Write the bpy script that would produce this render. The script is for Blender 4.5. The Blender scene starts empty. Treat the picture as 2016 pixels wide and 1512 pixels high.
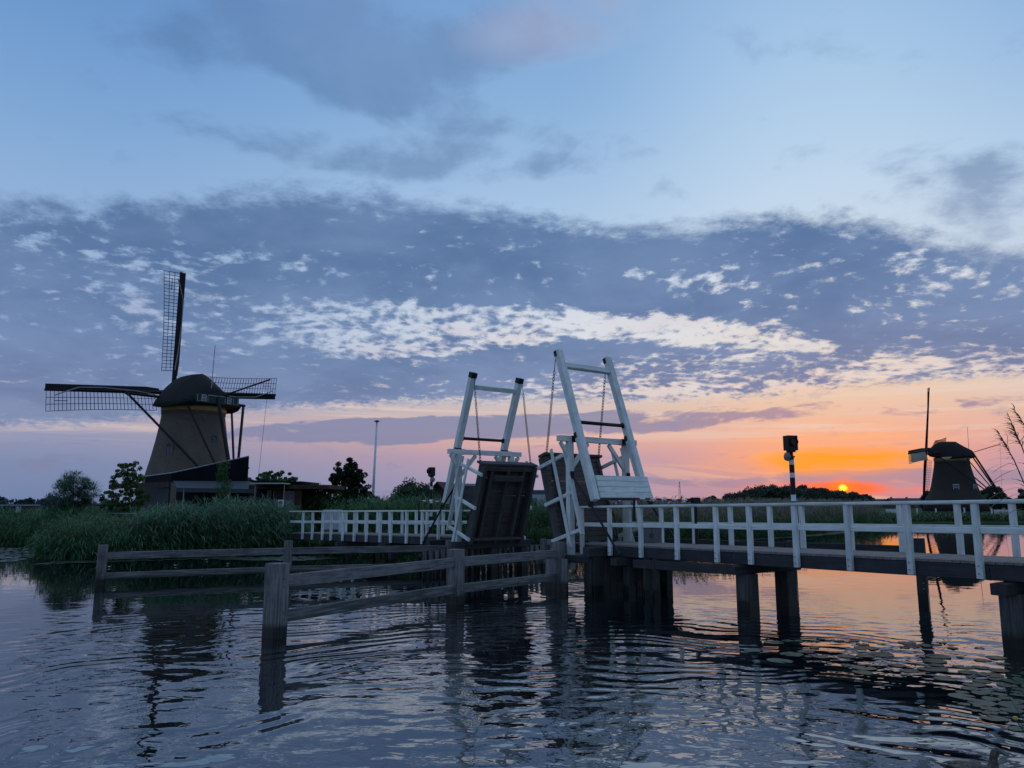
import bpy, math, random
import numpy as np
from mathutils import Vector, Matrix
random.seed(7); rng = np.random.default_rng(11)
S = bpy.context.scene
COL = S.collection
rad = math.radians

# ------------------------------------------------------------------ camera, exposure
EYE = 2.45
cam_d = bpy.data.cameras.new('camera'); cam = bpy.data.objects.new('camera', cam_d); COL.objects.link(cam)
cam.location = (0, 0, EYE); cam.rotation_euler = (rad(90 + 8.8667), 0, 0)
cam_d.sensor_width = 36; cam_d.lens = 26.786; cam_d.clip_start = .1; cam_d.clip_end = 9000
S.camera = cam
S.render.engine = 'CYCLES'
S.cycles.max_bounces = 6; S.cycles.diffuse_bounces = 2; S.cycles.glossy_bounces = 3
S.cycles.transparent_max_bounces = 8; S.cycles.use_denoising = True
S.cycles.sample_clamp_indirect = 6
S.view_settings.view_transform = 'Standard'; S.view_settings.look = 'None'
S.view_settings.gamma = 1; S.view_settings.use_curve_mapping = False
S.view_settings.exposure = 0.0

def s2l(c):
    return tuple(((v/255)/12.92 if v/255 <= .04045 else (((v/255)+.055)/1.055)**2.4) for v in c[:3]) + (1,)

# ------------------------------------------------------------------ node helper
class NT:
    def __init__(s, tree): s.t = tree; s.n = tree.nodes; s.l = tree.links
    def node(s, ty, **kw):
        n = s.n.new(ty)
        for k, v in kw.items(): setattr(n, k, v)
        return n
    def put(s, sock, v):
        if isinstance(v, bpy.types.NodeSocket): s.l.new(v, sock)
        elif v is not None: sock.default_value = v
    def m(s, op, a, b=None, c=None, clamp=False):
        n = s.node('ShaderNodeMath', operation=op, use_clamp=clamp)
        s.put(n.inputs[0], a); s.put(n.inputs[1], b); s.put(n.inputs[2], c)
        return n.outputs[0]
    def add(s, a, b): return s.m('ADD', a, b)
    def sub(s, a, b): return s.m('SUBTRACT', a, b)
    def mul(s, a, b): return s.m('MULTIPLY', a, b)
    def div(s, a, b): return s.m('DIVIDE', a, b)
    def ss(s, x, a, b, lo=0., hi=1.):
        n = s.node('ShaderNodeMapRange', interpolation_type='SMOOTHSTEP')
        s.put(n.inputs['Value'], x); s.put(n.inputs['From Min'], a); s.put(n.inputs['From Max'], b)
        s.put(n.inputs['To Min'], lo); s.put(n.inputs['To Max'], hi)
        return n.outputs[0]
    def vec(s, x, y, z):
        n = s.node('ShaderNodeCombineXYZ'); s.put(n.inputs[0], x); s.put(n.inputs[1], y); s.put(n.inputs[2], z); return n.outputs[0]
    def sep(s, v):
        n = s.node('ShaderNodeSeparateXYZ'); s.put(n.inputs[0], v); return n.outputs
    def noise(s, v, scale, detail=2, rough=.5, dist=0., color=False):
        n = s.node('ShaderNodeTexNoise'); s.put(n.inputs['Vector'], v); s.put(n.inputs['Scale'], scale)
        n.inputs['Detail'].default_value = detail; n.inputs['Roughness'].default_value = rough
        n.inputs['Distortion'].default_value = dist
        return n.outputs['Color' if color else 'Fac']
    def ramp(s, x, stops, interp='LINEAR'):
        n = s.node('ShaderNodeValToRGB'); s.put(n.inputs[0], x); r = n.color_ramp; r.interpolation = interp
        while len(r.elements) < len(stops): r.elements.new(.5)
        for e, (p, c) in zip(r.elements, stops):
            e.position = p; e.color = c if len(c) == 4 else tuple(c)+(1,)
        return n.outputs[0]
    def mix(s, f, a, b, mode='MIX', clamp=True):
        n = s.node('ShaderNodeMix', data_type='RGBA', blend_type=mode, clamp_factor=clamp)
        s.put(n.inputs[0], f); s.put(n.inputs[6], a); s.put(n.inputs[7], b); return n.outputs[2]
    def curve(s, x, pts):
        n = s.node('ShaderNodeFloatCurve'); s.put(n.inputs['Value'], x); cu = n.mapping.curves[0]
        n.mapping.use_clip = False
        while len(cu.points) < len(pts): cu.points.new(.5, .5)
        for p, (a, b) in zip(cu.points, pts): p.location = (a, b); p.handle_type = 'AUTO'
        n.mapping.update(); return n.outputs[0]
    def vm(s, op, a, b=None):
        n = s.node('ShaderNodeVectorMath', operation=op); s.put(n.inputs[0], a)
        if b is not None: s.put(n.inputs[1], b)
        return n.outputs[0]

# ------------------------------------------------------------------ sky (world): sunset with broken cloud
SUN_AZ, SUN_EL = 23.3, 1.0
world = bpy.data.worlds.new('World'); S.world = world; world.use_nodes = True
world.node_tree.nodes.clear()
w = NT(world.node_tree)
def azel(px, py):                       # viewing direction of a pixel of the photograph (2016 x 1512) in degrees
    f = 1500.; th = rad(8.8667); u = (px-1008)/f; v = (756-py)/f
    X = u; Y = math.cos(th)-v*math.sin(th); Z = v*math.cos(th)+math.sin(th)
    return math.degrees(math.atan2(X, Y)), math.degrees(math.atan2(Z, math.hypot(X, Y)))
tc = w.node('ShaderNodeTexCoord'); dx, dy, dz = w.sep(tc.outputs['Generated'])
DEG = 57.29578
az = w.mul(w.m('ARCTAN2', dx, dy), DEG)
el = w.mul(w.m('ARCSINE', w.m('MINIMUM', w.m('MAXIMUM', dz, -1.), 1.)), DEG)
elp = w.m('MAXIMUM', el, 0.)
A0, A1 = -60., 60.                      # azimuth range of the layout curves
azn = w.m('MAXIMUM', w.m('MINIMUM', w.div(w.sub(az, A0), A1-A0), 1.), 0.)
def edge(pts):                          # curve azimuth -> elevation through pixel points
    q = sorted(azel(*p) for p in pts)
    pp = [((a-A0)/(A1-A0), e/40.) for a, e in q]
    pp = [(0., pp[0][1])] + pp + [(1., pp[-1][1])]
    return w.mul(w.curve(azn, pp), 40.)
def blob(px, py, rx, ry, slope=0.):     # soft ellipse, 1 in its middle and 0 at its rim (radii in photo pixels)
    a0, e0 = azel(px, py); k = 26.
    u = w.div(w.sub(az, a0), rx/k); v = w.div(w.sub(w.sub(el, e0), w.mul(w.sub(az, a0), slope)), ry/k)
    r2 = w.add(w.mul(u, u), w.mul(v, v))
    return w.ss(r2, 1., 0.)
# cloud-sheet coordinates: the view ray cut with a layer overhead
inv = w.div(1., w.add(w.m('MAXIMUM', dz, 0.), .20))
cp = w.vec(w.mul(dx, inv), w.mul(dy, inv), 0.)
cps = w.vec(w.mul(w.add(w.mul(dx, .95), w.mul(dy, .25)), inv), w.mul(w.sub(dy, w.mul(dx, .28)), w.mul(inv, 1.0)), 0.)
warp = w.vm('SCALE', w.vm('SUBTRACT', w.noise(cp, 1.6, 2, .5, color=True), (.5, .5, .5)));  warp.node.inputs['Scale'].default_value = .20
cpw = w.vm('ADD', cp, warp)
n_big = w.noise(cpw, 2.0, 3, .55)
n_puff = w.noise(cpw, 13., 6, .66)
n_fine = w.noise(cpw, 34., 4, .65)
vo = w.node('ShaderNodeTexVoronoi', feature='SMOOTH_F1'); w.put(vo.inputs['Vector'], w.vm('ADD', cpw, (3.1, 1.7, 0)))
vo.inputs['Scale'].default_value = 25.; vo.inputs['Smoothness'].default_value = .6
cell = w.sub(.75, vo.outputs['Distance'])             # puffs
angp = w.vec(w.mul(az, .045), w.mul(el, .34), 0.)     # long low streaks
n_str = w.noise(angp, 1., 5, .6, .6)
n_lo = w.noise(w.vec(w.mul(az, .22), w.mul(el, .8), 9.), 1., 6, .62, .5)
angq = w.vec(w.mul(az, .09), w.add(w.mul(el, .55), w.mul(az, .04)), 5.)
n_wisp = w.noise(angq, 1.3, 6, .62, 1.2)

# clear sky colour: three elevation ramps blended by angle from the sun
e40 = w.m('POWER', w.div(elp, 90.), .5)
def er(st): return w.ramp(e40, [((e/90.)**.5, s2l(c)) for e, c in st])
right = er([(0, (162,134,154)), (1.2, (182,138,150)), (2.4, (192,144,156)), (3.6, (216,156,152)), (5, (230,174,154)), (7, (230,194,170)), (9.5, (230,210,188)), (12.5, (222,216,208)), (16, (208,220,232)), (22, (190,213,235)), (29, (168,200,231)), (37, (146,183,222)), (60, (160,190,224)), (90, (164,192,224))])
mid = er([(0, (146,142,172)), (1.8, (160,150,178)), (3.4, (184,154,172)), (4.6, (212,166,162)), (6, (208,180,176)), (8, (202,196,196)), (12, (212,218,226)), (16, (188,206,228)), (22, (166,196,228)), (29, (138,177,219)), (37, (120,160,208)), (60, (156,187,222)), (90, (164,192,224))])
left = er([(0, (106,128,166)), (2.5, (122,137,174)), (4.6, (146,150,180)), (6, (172,164,182)), (7.5, (140,154,188)), (12, (150,172,210)), (20, (142,176,216)), (26, (122,163,210)), (34, (98,144,200)), (60, (150,182,218)), (90, (164,192,224))])  # overhead stops of all three ramps raised to brighten the foreground
daz = w.m('ABSOLUTE', w.sub(az, SUN_AZ))
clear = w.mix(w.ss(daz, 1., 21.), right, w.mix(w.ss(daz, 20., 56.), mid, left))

# cloud colour
c_up = w.ramp(w.div(elp, 40.), [(0, s2l((124,130,164))), (.12, s2l((128,133,168))), (.2, s2l((118,133,172))), (.3, s2l((104,129,171))), (.45, s2l((90,120,164))), (.62, s2l((84,120,167))), (1, s2l((96,134,186)))])
warmth = w.mul(w.ss(daz, 34., 4.), w.ss(el, 15., 5.))
c_up = w.mix(w.mul(warmth, .28), c_up, s2l((150,130,150)))
c_shade = w.mix(w.ss(w.add(w.mul(n_big, .78), w.mul(n_puff, .22)), .36, .64), w.mix(.42, c_up, s2l((126,150,188))), w.mix(.34, c_up, s2l((78,108,150))))

top_e = edge([(0,400),(300,402),(550,380),(800,398),(1100,436),(1300,452),(1500,432),(1650,434),(1800,462),(2016,500)])
bot_e = edge([(0,836),(300,822),(560,803),(800,792),(1000,788),(1200,788),(1400,782),(1600,765),(1750,750),(2016,735)])
rag = w.mul(w.sub(n_puff, .5), 4.)
rag2 = w.mul(w.sub(n_fine, .5), 1.6)
inside = w.mul(w.ss(w.add(w.sub(top_e, el), rag), -1.1, 1.1), w.ss(w.add(w.sub(el, bot_e), w.add(w.mul(rag, .35), rag2)), -.45, .55))
front = w.ss(w.m('ABSOLUTE', az), 75., 50.)           # the sheet thins out behind the viewer
# the bright broken lane
g_up = edge([(430,600),(560,590),(700,592),(900,598),(1150,612),(1350,622),(1500,645),(1700,682)])
g_lo = edge([(430,640),(560,688),(700,706),(850,706),(1000,684),(1200,672),(1400,682),(1550,692),(1700,688)])
lane = w.mul(w.ss(w.sub(g_up, el), -.5, .5), w.ss(w.sub(el, g_lo), -.5, .6))
lane = w.mul(lane, w.mul(w.ss(az, azel(470,650)[0], azel(720,650)[0]), w.ss(az, azel(1715,690)[0], azel(1620,690)[0])))
lane_pt = w.mul(lane, w.ss(az, azel(1300,650)[0], azel(700,650)[0], .27, .20))
holes = w.add(w.add(w.mul(blob(100, 600, 620, 150), .03), w.mul(blob(430, 625, 360, 75, -.1), .10)),
        w.add(w.mul(blob(1370, 555, 220, 30, -.16), .135), w.add(w.mul(blob(1800, 560, 330, 130), .055), w.mul(blob(1420, 735, 460, 60), .13))))
holes = w.add(holes, w.add(w.mul(blob(1850, 740, 330, 60, .02), .16), w.mul(blob(1200, 790, 500, 40), .17)))
holes = w.add(holes, w.mul(blob(330, 505, 420, 42), .095))
n_mid = w.noise(w.vm('ADD', cpw, (1.3, 4.4, 0)), 5.2, 3, .55)
det = w.add(w.add(w.mul(w.sub(n_puff, .5), 1.0), w.mul(w.sub(n_mid, .5), .55)), w.add(w.mul(w.sub(n_fine, .5), .62), w.mul(w.sub(cell, .42), .42)))
thick = w.sub(w.add(.345, det), w.mul(w.add(lane_pt, holes), 1.55))
sheet = w.mul(w.mul(inside, front), w.ss(thick, -.19, .16))
# separate clouds
hi = w.add(w.mul(blob(720, 90, 420, 150, -.28), .50), w.mul(blob(330, 30, 360, 110), .22))
hi = w.add(hi, w.add(w.mul(blob(760, 310, 560, 50, -.03), .36), w.mul(blob(1900, 400, 380, 100, -.05), .20)))
hi = w.add(hi, w.mul(blob(1080, 60, 320, 70, .1), .20))
hi = w.add(hi, w.mul(w.ss(w.m('ABSOLUTE', az), 50., 80.), w.mul(w.ss(el, 70., 12.), .30)))
n_hi = w.noise(w.vm('ADD', cpw, (7.3, 2.2, 0)), 4.3, 6, .6)
high = w.mul(w.ss(w.add(w.mul(w.sub(n_hi, .5), 1.5), w.sub(hi, .16)), -.08, .30), .82)
# low streaks near the horizon
l1 = w.mul(blob(1080, 838, 560, 30, .015), .62)
l2 = w.mul(blob(700, 850, 360, 32, .02), .52)
l3 = w.add(w.mul(blob(1650, 945, 620, 22), .50), w.mul(blob(1350, 800, 330, 28), .26))
l4 = w.add(w.mul(blob(1750, 805, 330, 20), .16), w.mul(blob(300, 858, 700, 26), .16))
low = w.mul(w.ss(w.add(w.mul(w.sub(n_str, .5), 1.9), w.add(w.mul(w.sub(n_lo, .5), 1.3), w.sub(w.add(w.add(l1, l2), w.add(l3, l4)), .28))), -.06, .16), w.ss(el, 9.5, 7.5))
low = w.mul(low, .88)
# glow round the sun
def gl(px, py, rx, ry): return blob(px, py, rx, ry)
tex = w.ss(n_wisp, .34, .62)
streak = w.noise(w.vec(w.mul(az, .05), w.mul(el, .9), 2.), 1.2, 4, .6, .4)
glow1 = w.mul(gl(1620, 903, 300, 54), w.add(.25, w.mul(tex, .75)))
glow2 = w.mul(gl(1648, 908, 180, 32), 1.)
glow3 = w.mul(gl(1655, 961, 210, 19), w.ss(streak, .36, .56))
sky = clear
sky = w.mix(w.mul(w.ss(n_wisp, .50, .70), w.mul(w.ss(el, 8., 3.), w.ss(daz, 24., 5., 0., .38))), sky, s2l((250,196,140)))
sky = w.mix(w.mul(glow1, .62), sky, s2l((254,166,104)))
sky = w.mix(w.mul(gl(1640, 880, 260, 60), .34), sky, s2l((255,168,98)))
cream = w.mul(w.ss(w.noise(w.vec(w.mul(az, .035), w.mul(el, 1.15), 14.), 1., 5, .6, .5), .47, .62), w.mul(w.ss(el, 3.6, 5.4), w.ss(el, 9.6, 7.8)))
sky = w.mix(w.mul(cream, .60), sky, s2l((228,204,192)))
sky = w.mix(low, sky, w.mix(w.mul(w.ss(daz, 18., 2.), .35), c_up, s2l((196,136,140))))
sky = w.mix(w.mul(glow2, w.add(.55, w.mul(tex, .45))), sky, s2l((255,150,34)))
sky = w.mix(w.mul(glow3, .75), sky, s2l((244,112,100)))
sky = w.mix(w.mul(gl(1660, 962, 95, 17), .95), sky, s2l((252,98,44)))
edgec = w.mix(.5, c_up, s2l((214,200,206)))
sky = w.mix(high, sky, w.mix(.25, c_shade, sky))
sky = w.mix(w.mul(blob(1120, 45, 300, 75, .12), w.mul(w.ss(n_hi, .35, .6), .28)), sky, s2l((200,196,214)))
pinkf = w.mul(w.ss(n_big, .45, .6), w.mul(w.ss(el, 19., 13.), .35))
gapcol = w.mix(w.mul(w.mul(inside, front), w.ss(el, 24., 12., .0, .5)), sky, w.mix(pinkf, w.mix(w.ss(daz, 50., 15.), s2l((158,182,215)), s2l((222,222,228))), s2l((214,180,188))))
sky = w.mix(sheet, gapcol, c_shade)
# the sun's disc
sx = w.sub(az, SUN_AZ); sy = w.sub(el, SUN_EL)
sr = w.m('SQRT', w.add(w.mul(sx, sx), w.mul(w.mul(sy, sy), 1.25)))
srn = w.add(sr, w.mul(w.sub(w.noise(w.vec(w.mul(az, 1.2), w.mul(el, 7.), 0.), 1., 2), .5), .10))
sky = w.mix(w.mul(w.ss(sr, 1.25, .25), .55), sky, (1.0, .22, .03, 1))
sky = w.mix(w.ss(srn, .36, .22), sky, (1.9, .62, .03, 1))
sky = w.mix(w.ss(srn, .25, .10), sky, (2.4, 1.5, .12, 1))
# below the horizon: dim ground tone
sky = w.mix(w.ss(el, -.1, -1.5), sky, s2l((70,80,96)))
nish = w.node('ShaderNodeTexSky', sky_type='NISHITA'); nish.sun_disc = False
nish.sun_elevation = rad(SUN_EL); nish.sun_rotation = rad(SUN_AZ)
bgA = w.node('ShaderNodeBackground'); w.put(bgA.inputs[0], nish.outputs[0]); bgA.inputs[1].default_value = .006
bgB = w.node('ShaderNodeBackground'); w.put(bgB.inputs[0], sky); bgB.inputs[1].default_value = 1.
addn = w.node('ShaderNodeAddShader'); w.l.new(bgA.outputs[0], addn.inputs[0]); w.l.new(bgB.outputs[0], addn.inputs[1])
wo = w.node('ShaderNodeOutputWorld'); w.l.new(addn.outputs[0], wo.inputs[0])
world.cycles.sampling_method = 'MANUAL'; world.cycles.sample_map_resolution = 512

sun_d = bpy.data.lights.new('sun', 'SUN'); sun_d.energy = .35; sun_d.angle = rad(.6); sun_d.color = (1, .42, .14)
sun = bpy.data.objects.new('sun', sun_d); COL.objects.link(sun)
sv = Vector((math.sin(rad(SUN_AZ))*math.cos(rad(SUN_EL)), math.cos(rad(SUN_AZ))*math.cos(rad(SUN_EL)), math.sin(rad(SUN_EL))))
sun.rotation_euler = sv.to_track_quat('Z', 'Y').to_euler()

# ------------------------------------------------------------------ mesh and object helpers
def px_at(x, y, D):                     # point at depth D (metres ahead) on the viewing ray of a photo pixel
    f = 1500.; th = rad(8.8667); u = (x-1008)/f; v = (756-y)/f
    Y = math.cos(th)-v*math.sin(th); Z = v*math.cos(th)+math.sin(th)
    return Vector((u/Y*D, D, EYE+Z/Y*D))
class MB:
    def __init__(s): s.v = []; s.f = []
    def addm(s, vs, fs):
        k = len(s.v); s.v += [tuple(v) for v in vs]; s.f += [tuple(k+i for i in f) for f in fs]
    def box(s, c, d, R=None):
        x, y, z = d[0]/2, d[1]/2, d[2]/2
        vs = [Vector((a, b, e)) for e in (-z, z) for a, b in ((-x, -y), (x, -y), (x, y), (-x, y))]
        if R is not None: vs = [R @ v for v in vs]
        s.addm([v+Vector(c) for v in vs], [(3,2,1,0), (4,5,6,7), (0,1,5,4), (1,2,6,5), (2,3,7,6), (3,0,4,7)])
    def tube(s, pts, rs, n=8, cap=True, flat=1.):
        pts = [Vector(p) for p in pts]; k0 = len(s.v)
        if not hasattr(rs, '__len__'): rs = [rs]*len(pts)
        side = None
        for i, p in enumerate(pts):
            t = (pts[min(i+1, len(pts)-1)]-pts[max(i-1, 0)]).normalized()
            if side is None:
                side = t.cross(Vector((0, 0, 1)))
                if side.length < .05: side = t.cross(Vector((0, 1, 0)))
            side = (side-t*side.dot(t)).normalized(); up = side.cross(t)
            for j in range(n):
                a = 2*math.pi*j/n; s.v.append(tuple(p+side*math.cos(a)*rs[i]+up*math.sin(a)*rs[i]*flat))
        for i in range(len(pts)-1):
            for j in range(n):
                a = k0+i*n+j; b = k0+i*n+(j+1) % n; s.f.append((a, b, b+n, a+n))
        if cap:
            s.f.append(tuple(k0+j for j in range(n))[::-1]); e = k0+(len(pts)-1)*n; s.f.append(tuple(e+j for j in range(n)))
    def lathe(s, prof, n=24, c=(0, 0, 0)):      # prof: (radius, z)
        k0 = len(s.v)
        for r, z in prof:
            for j in range(n):
                a = 2*math.pi*j/n; s.v.append((c[0]+r*math.cos(a), c[1]+r*math.sin(a), c[2]+z))
        for i in range(len(prof)-1):
            for j in range(n):
                a = k0+i*n+j; b = k0+i*n+(j+1) % n; s.f.append((a, b, b+n, a+n))
        s.f.append(tuple(k0+j for j in range(n))[::-1]); e = k0+(len(prof)-1)*n; s.f.append(tuple(e+j for j in range(n)))
    def mesh(s, name, mat, smooth=False):
        me = bpy.data.meshes.new(name); me.from_pydata([tuple(v) for v in s.v], [], s.f); me.materials.append(mat)
        if smooth: me.polygons.foreach_set('use_smooth', [True]*len(me.polygons))
        me.update(); return me
    def obj(s, name, mat, parent=None, smooth=False, kind=None, label=None):
        return link(name, s.mesh(name, mat, smooth), parent, None, kind, label)
def link(name, me, parent=None, mw=None, kind=None, label=None):
    o = bpy.data.objects.new(name, me); COL.objects.link(o)
    M = mw if mw is not None else Matrix.Identity(4)
    if parent is not None:
        o.parent = parent; base = parent['_w'] if '_w' in parent.keys() else None
        W = WM.get(parent.name, Matrix.Identity(4)); o.matrix_basis = W.inverted() @ M
    else: o.matrix_basis = M
    WM[o.name] = M.copy()
    if kind: o['kind'] = kind
    if label: o['label'] = label
    return o
WM = {}
def thing(name, loc, label, cat, group=None):
    o = bpy.data.objects.new(name, None); COL.objects.link(o); o.location = loc; o.empty_display_size = .3
    WM[o.name] = Matrix.Translation(Vector(loc)); tag(o, label, cat, group); return o
def tag(o, label=None, cat=None, group=None, kind=None):
    if label: o['label'] = label
    if cat: o['category'] = cat
    if group: o['group'] = group
    if kind: o['kind'] = kind
    return o
MC = {}
def frame_mat(p0, p1, up=(0, 0, 1)):
    p0, p1 = Vector(p0), Vector(p1); x = (p1-p0).normalized(); upv = Vector(up)
    y = upv.cross(x)
    if y.length < 1e-3: y = Vector((0, 1, 0)).cross(x)
    y.normalize(); z = x.cross(y)
    return Matrix(((x.x, y.x, z.x, p0.x), (x.y, y.y, z.y, p0.y), (x.z, y.z, z.z, p0.z), (0, 0, 0, 1)))
def timber_mesh(L, wd, h, mat, ch=.012, name='timber', bow=0.):
    key = (round(L, 2), round(wd, 3), round(h, 3), mat.name, round(ch, 3))
    if key in MC: return MC[key]
    c = min(ch, wd*.3, h*.3); a, b = wd/2, h/2
    pr = [(-a+c, -b), (a-c, -b), (a, -b+c), (a, b-c), (a-c, b), (-a+c, b), (-a, b-c), (-a, -b+c)]
    nseg = max(1, min(6, int(L/.6))); vs = []; fs = []
    rr = random.Random(hash(key) & 0xffff)
    for i in range(nseg+1):
        x = L*i/nseg; j = (rr.uniform(-1, 1)*.004, rr.uniform(-1, 1)*.004) if 0 < i < nseg else (0, 0)
        if i in (0, nseg): vs += [(x, y*.985+j[0], z*.985+j[1]) for y, z in pr]
        else: vs += [(x, y+j[0], z+j[1]) for y, z in pr]
    for i in range(nseg):
        for k in range(8):
            q = i*8+k; r = i*8+(k+1) % 8; fs.append((q, r, r+8, q+8))
    fs.append(tuple(range(8))[::-1]); fs.append(tuple(nseg*8+k for k in range(8)))
    me = bpy.data.meshes.new(name); me.from_pydata(vs, [], fs); me.materials.append(mat); me.update()
    MC[key] = me; return me
def timber(name, p0, p1, wd, h, mat, parent=None, up=(0, 0, 1), ch=.012, label=None, kind=None):
    p0, p1 = Vector(p0), Vector(p1); L = (p1-p0).length; Lr = round(L, 2)
    me = timber_mesh(Lr, wd, h, mat, ch, name)
    return link(name, me, parent, frame_mat(p0, p1, up), kind, label)
def np_obj(name, V, F, mat, parent=None, kind=None, smooth=False, label=None, loc=None):
    V = np.asarray(V, np.float32); F = np.asarray(F, np.int32); k = F.shape[1]
    if loc is not None: V = V-np.array(loc, np.float32)
    me = bpy.data.meshes.new(name); me.vertices.add(len(V)); me.vertices.foreach_set('co', V.ravel())
    me.loops.add(F.size); me.loops.foreach_set('vertex_index', F.ravel())
    me.polygons.add(len(F)); me.polygons.foreach_set('loop_start', np.arange(0, F.size, k, dtype=np.int32))
    me.polygons.foreach_set('loop_total', np.full(len(F), k, np.int32))
    if smooth: me.polygons.foreach_set('use_smooth', np.ones(len(F), bool))
    me.materials.append(mat); me.update(calc_edges=True); me.validate()
    return link(name, me, parent, Matrix.Translation(Vector(loc)) if loc is not None else None, kind, label)

# ------------------------------------------------------------------ materials
def mat_new(name):
    m = bpy.data.materials.new(name); m.use_nodes = True; t = NT(m.node_tree); b = m.node_tree.nodes['Principled BSDF']; return m, t, b
def lin(c, k=1.): return tuple(v*k for v in c[:3])+(1,)
def wood_mat(name, base, dark, grain=1., rough=.75, wet=False, spec=.3, crack=.5, pos=False):
    m, t, b = mat_new(name)
    tc = t.node('ShaderNodeTexCoord'); oi = t.node('ShaderNodeObjectInfo')
    off = t.vm('SCALE', (37., 91., 53.)); off.node.inputs['Scale'].default_value = 1; t.put(off.node.inputs['Scale'], oi.outputs['Random'])
    v = t.vm('MULTIPLY', tc.outputs['Object'], (1.2, 22., 22.)); v = t.vm('ADD', v, off)
    g = t.noise(v, 1., 5, .62, .4); g2 = t.noise(t.vm('ADD', t.vm('MULTIPLY', tc.outputs['Object'], (3., 3., 3.)), off), 1.2, 4, .6)
    f = t.add(t.mul(t.ss(g, .3, .7), .6*grain), t.add(t.mul(t.ss(g2, .3, .75), .4), t.mul(t.sub(oi.outputs['Random'], .5), .35)))
    col = t.mix(f, lin(base), lin(dark))
    cr = t.ss(t.noise(t.vm('ADD', t.vm('MULTIPLY', tc.outputs['Object'], (.7, 30., 30.)), off), 1., 3, .5), .66, .72)
    col = t.mix(t.mul(cr, crack), col, lin(dark, .35))
    if wet:
        zz = t.sep(t.node('ShaderNodeNewGeometry').outputs['Position'])[2]
        alg = t.mul(t.ss(t.add(zz, t.mul(t.sub(g2, .5), .5)), .75, .25), t.ss(g, .35, .6)); col = t.mix(t.mul(alg, .55), col, (.035, .050, .028, 1))
        wz = t.ss(t.add(zz, t.mul(t.sub(g2, .5), .12)), .30, .16)
        col = t.mix(t.mul(wz, .86), col, (.006, .008, .006, 1)); rr = t.ss(wz, 0, 1, rough, .25); t.put(b.inputs['Roughness'], rr)
    else: b.inputs['Roughness'].default_value = rough
    t.put(b.inputs['Base Color'], col); b.inputs['Specular IOR Level'].default_value = spec
    bp = t.node('ShaderNodeBump'); bp.inputs['Strength'].default_value = .5; bp.inputs['Distance'].default_value = .006
    t.put(bp.inputs['Height'], t.add(g, t.mul(cr, -.8))); t.put(b.inputs['Normal'], bp.outputs[0]); return m
def plain(name, col, rough=.6, var=.3, scale=3., metal=0., spec=.3):
    m, t, b = mat_new(name); tc = t.node('ShaderNodeTexCoord')
    n = t.noise(tc.outputs['Object'], scale, 4, .6)
    t.put(b.inputs['Base Color'], t.mix(t.ss(n, .3, .7), lin(col, 1-var), lin(col, 1+var))); b.inputs['Roughness'].default_value = rough
    b.inputs['Metallic'].default_value = metal; b.inputs['Specular IOR Level'].default_value = spec; return m
def leaf_mat(name, c1, c2, c3=None, rough=.55, trans=.25, scale=1.3):
    m, t, b = mat_new(name); g = t.node('ShaderNodeNewGeometry'); p = g.outputs['Position']
    n = t.noise(p, scale, 3, .6); r = g.outputs['Random Per Island']
    col = t.mix(t.add(t.mul(t.ss(n, .32, .68), .6), t.mul(r, .4)), lin(c1), lin(c2))
    if c3: col = t.mix(t.ss(r, .86, .9), col, lin(c3))
    t.put(b.inputs['Base Color'], col); b.inputs['Roughness'].default_value = rough; b.inputs['Specular IOR Level'].default_value = .25
    tr = t.node('ShaderNodeBsdfTranslucent'); t.put(tr.inputs[0], col); mx = t.node('ShaderNodeMixShader'); mx.inputs[0].default_value = trans
    o = m.node_tree.nodes['Material Output']; t.l.new(b.outputs[0], mx.inputs[1]); t.l.new(tr.outputs[0], mx.inputs[2]); t.l.new(mx.outputs[0], o.inputs[0]); return m

WHITE = wood_mat('white_paint', (.80, .80, .75), (.44, .46, .42), grain=.9, rough=.55, crack=.6, spec=.35)
GREY = wood_mat('weathered_hardwood', (.24, .225, .215), (.075, .072, .072), grain=1.25, rough=.8, wet=True, crack=.8)
DARKW = wood_mat('dark_wet_timber', (.055, .055, .055), (.022, .022, .024), rough=.8, wet=True)
LEAFW = wood_mat('old_bridge_timber', (.10, .09, .085), (.04, .037, .036), rough=.8)
DECK = wood_mat('deck_plank_wood', (.25, .215, .20), (.14, .12, .115), rough=.8)
IRON = plain('black_iron', (.008, .008, .009), .5, .2)
CHAINM = plain('rusty_chain_iron', (.03, .022, .018), .6, .4, 30)
BLACKP = plain('black_paint', (.010, .010, .012), .5)
WHITEP = plain('white_gloss_paint', (.62, .66, .68), .4, .12)
REDP = plain('red_paint', (.30, .02, .02), .45, .1)
STEEL = plain('galvanised_bolt', (.25, .25, .26), .4, .2, 20, .6)

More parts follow.
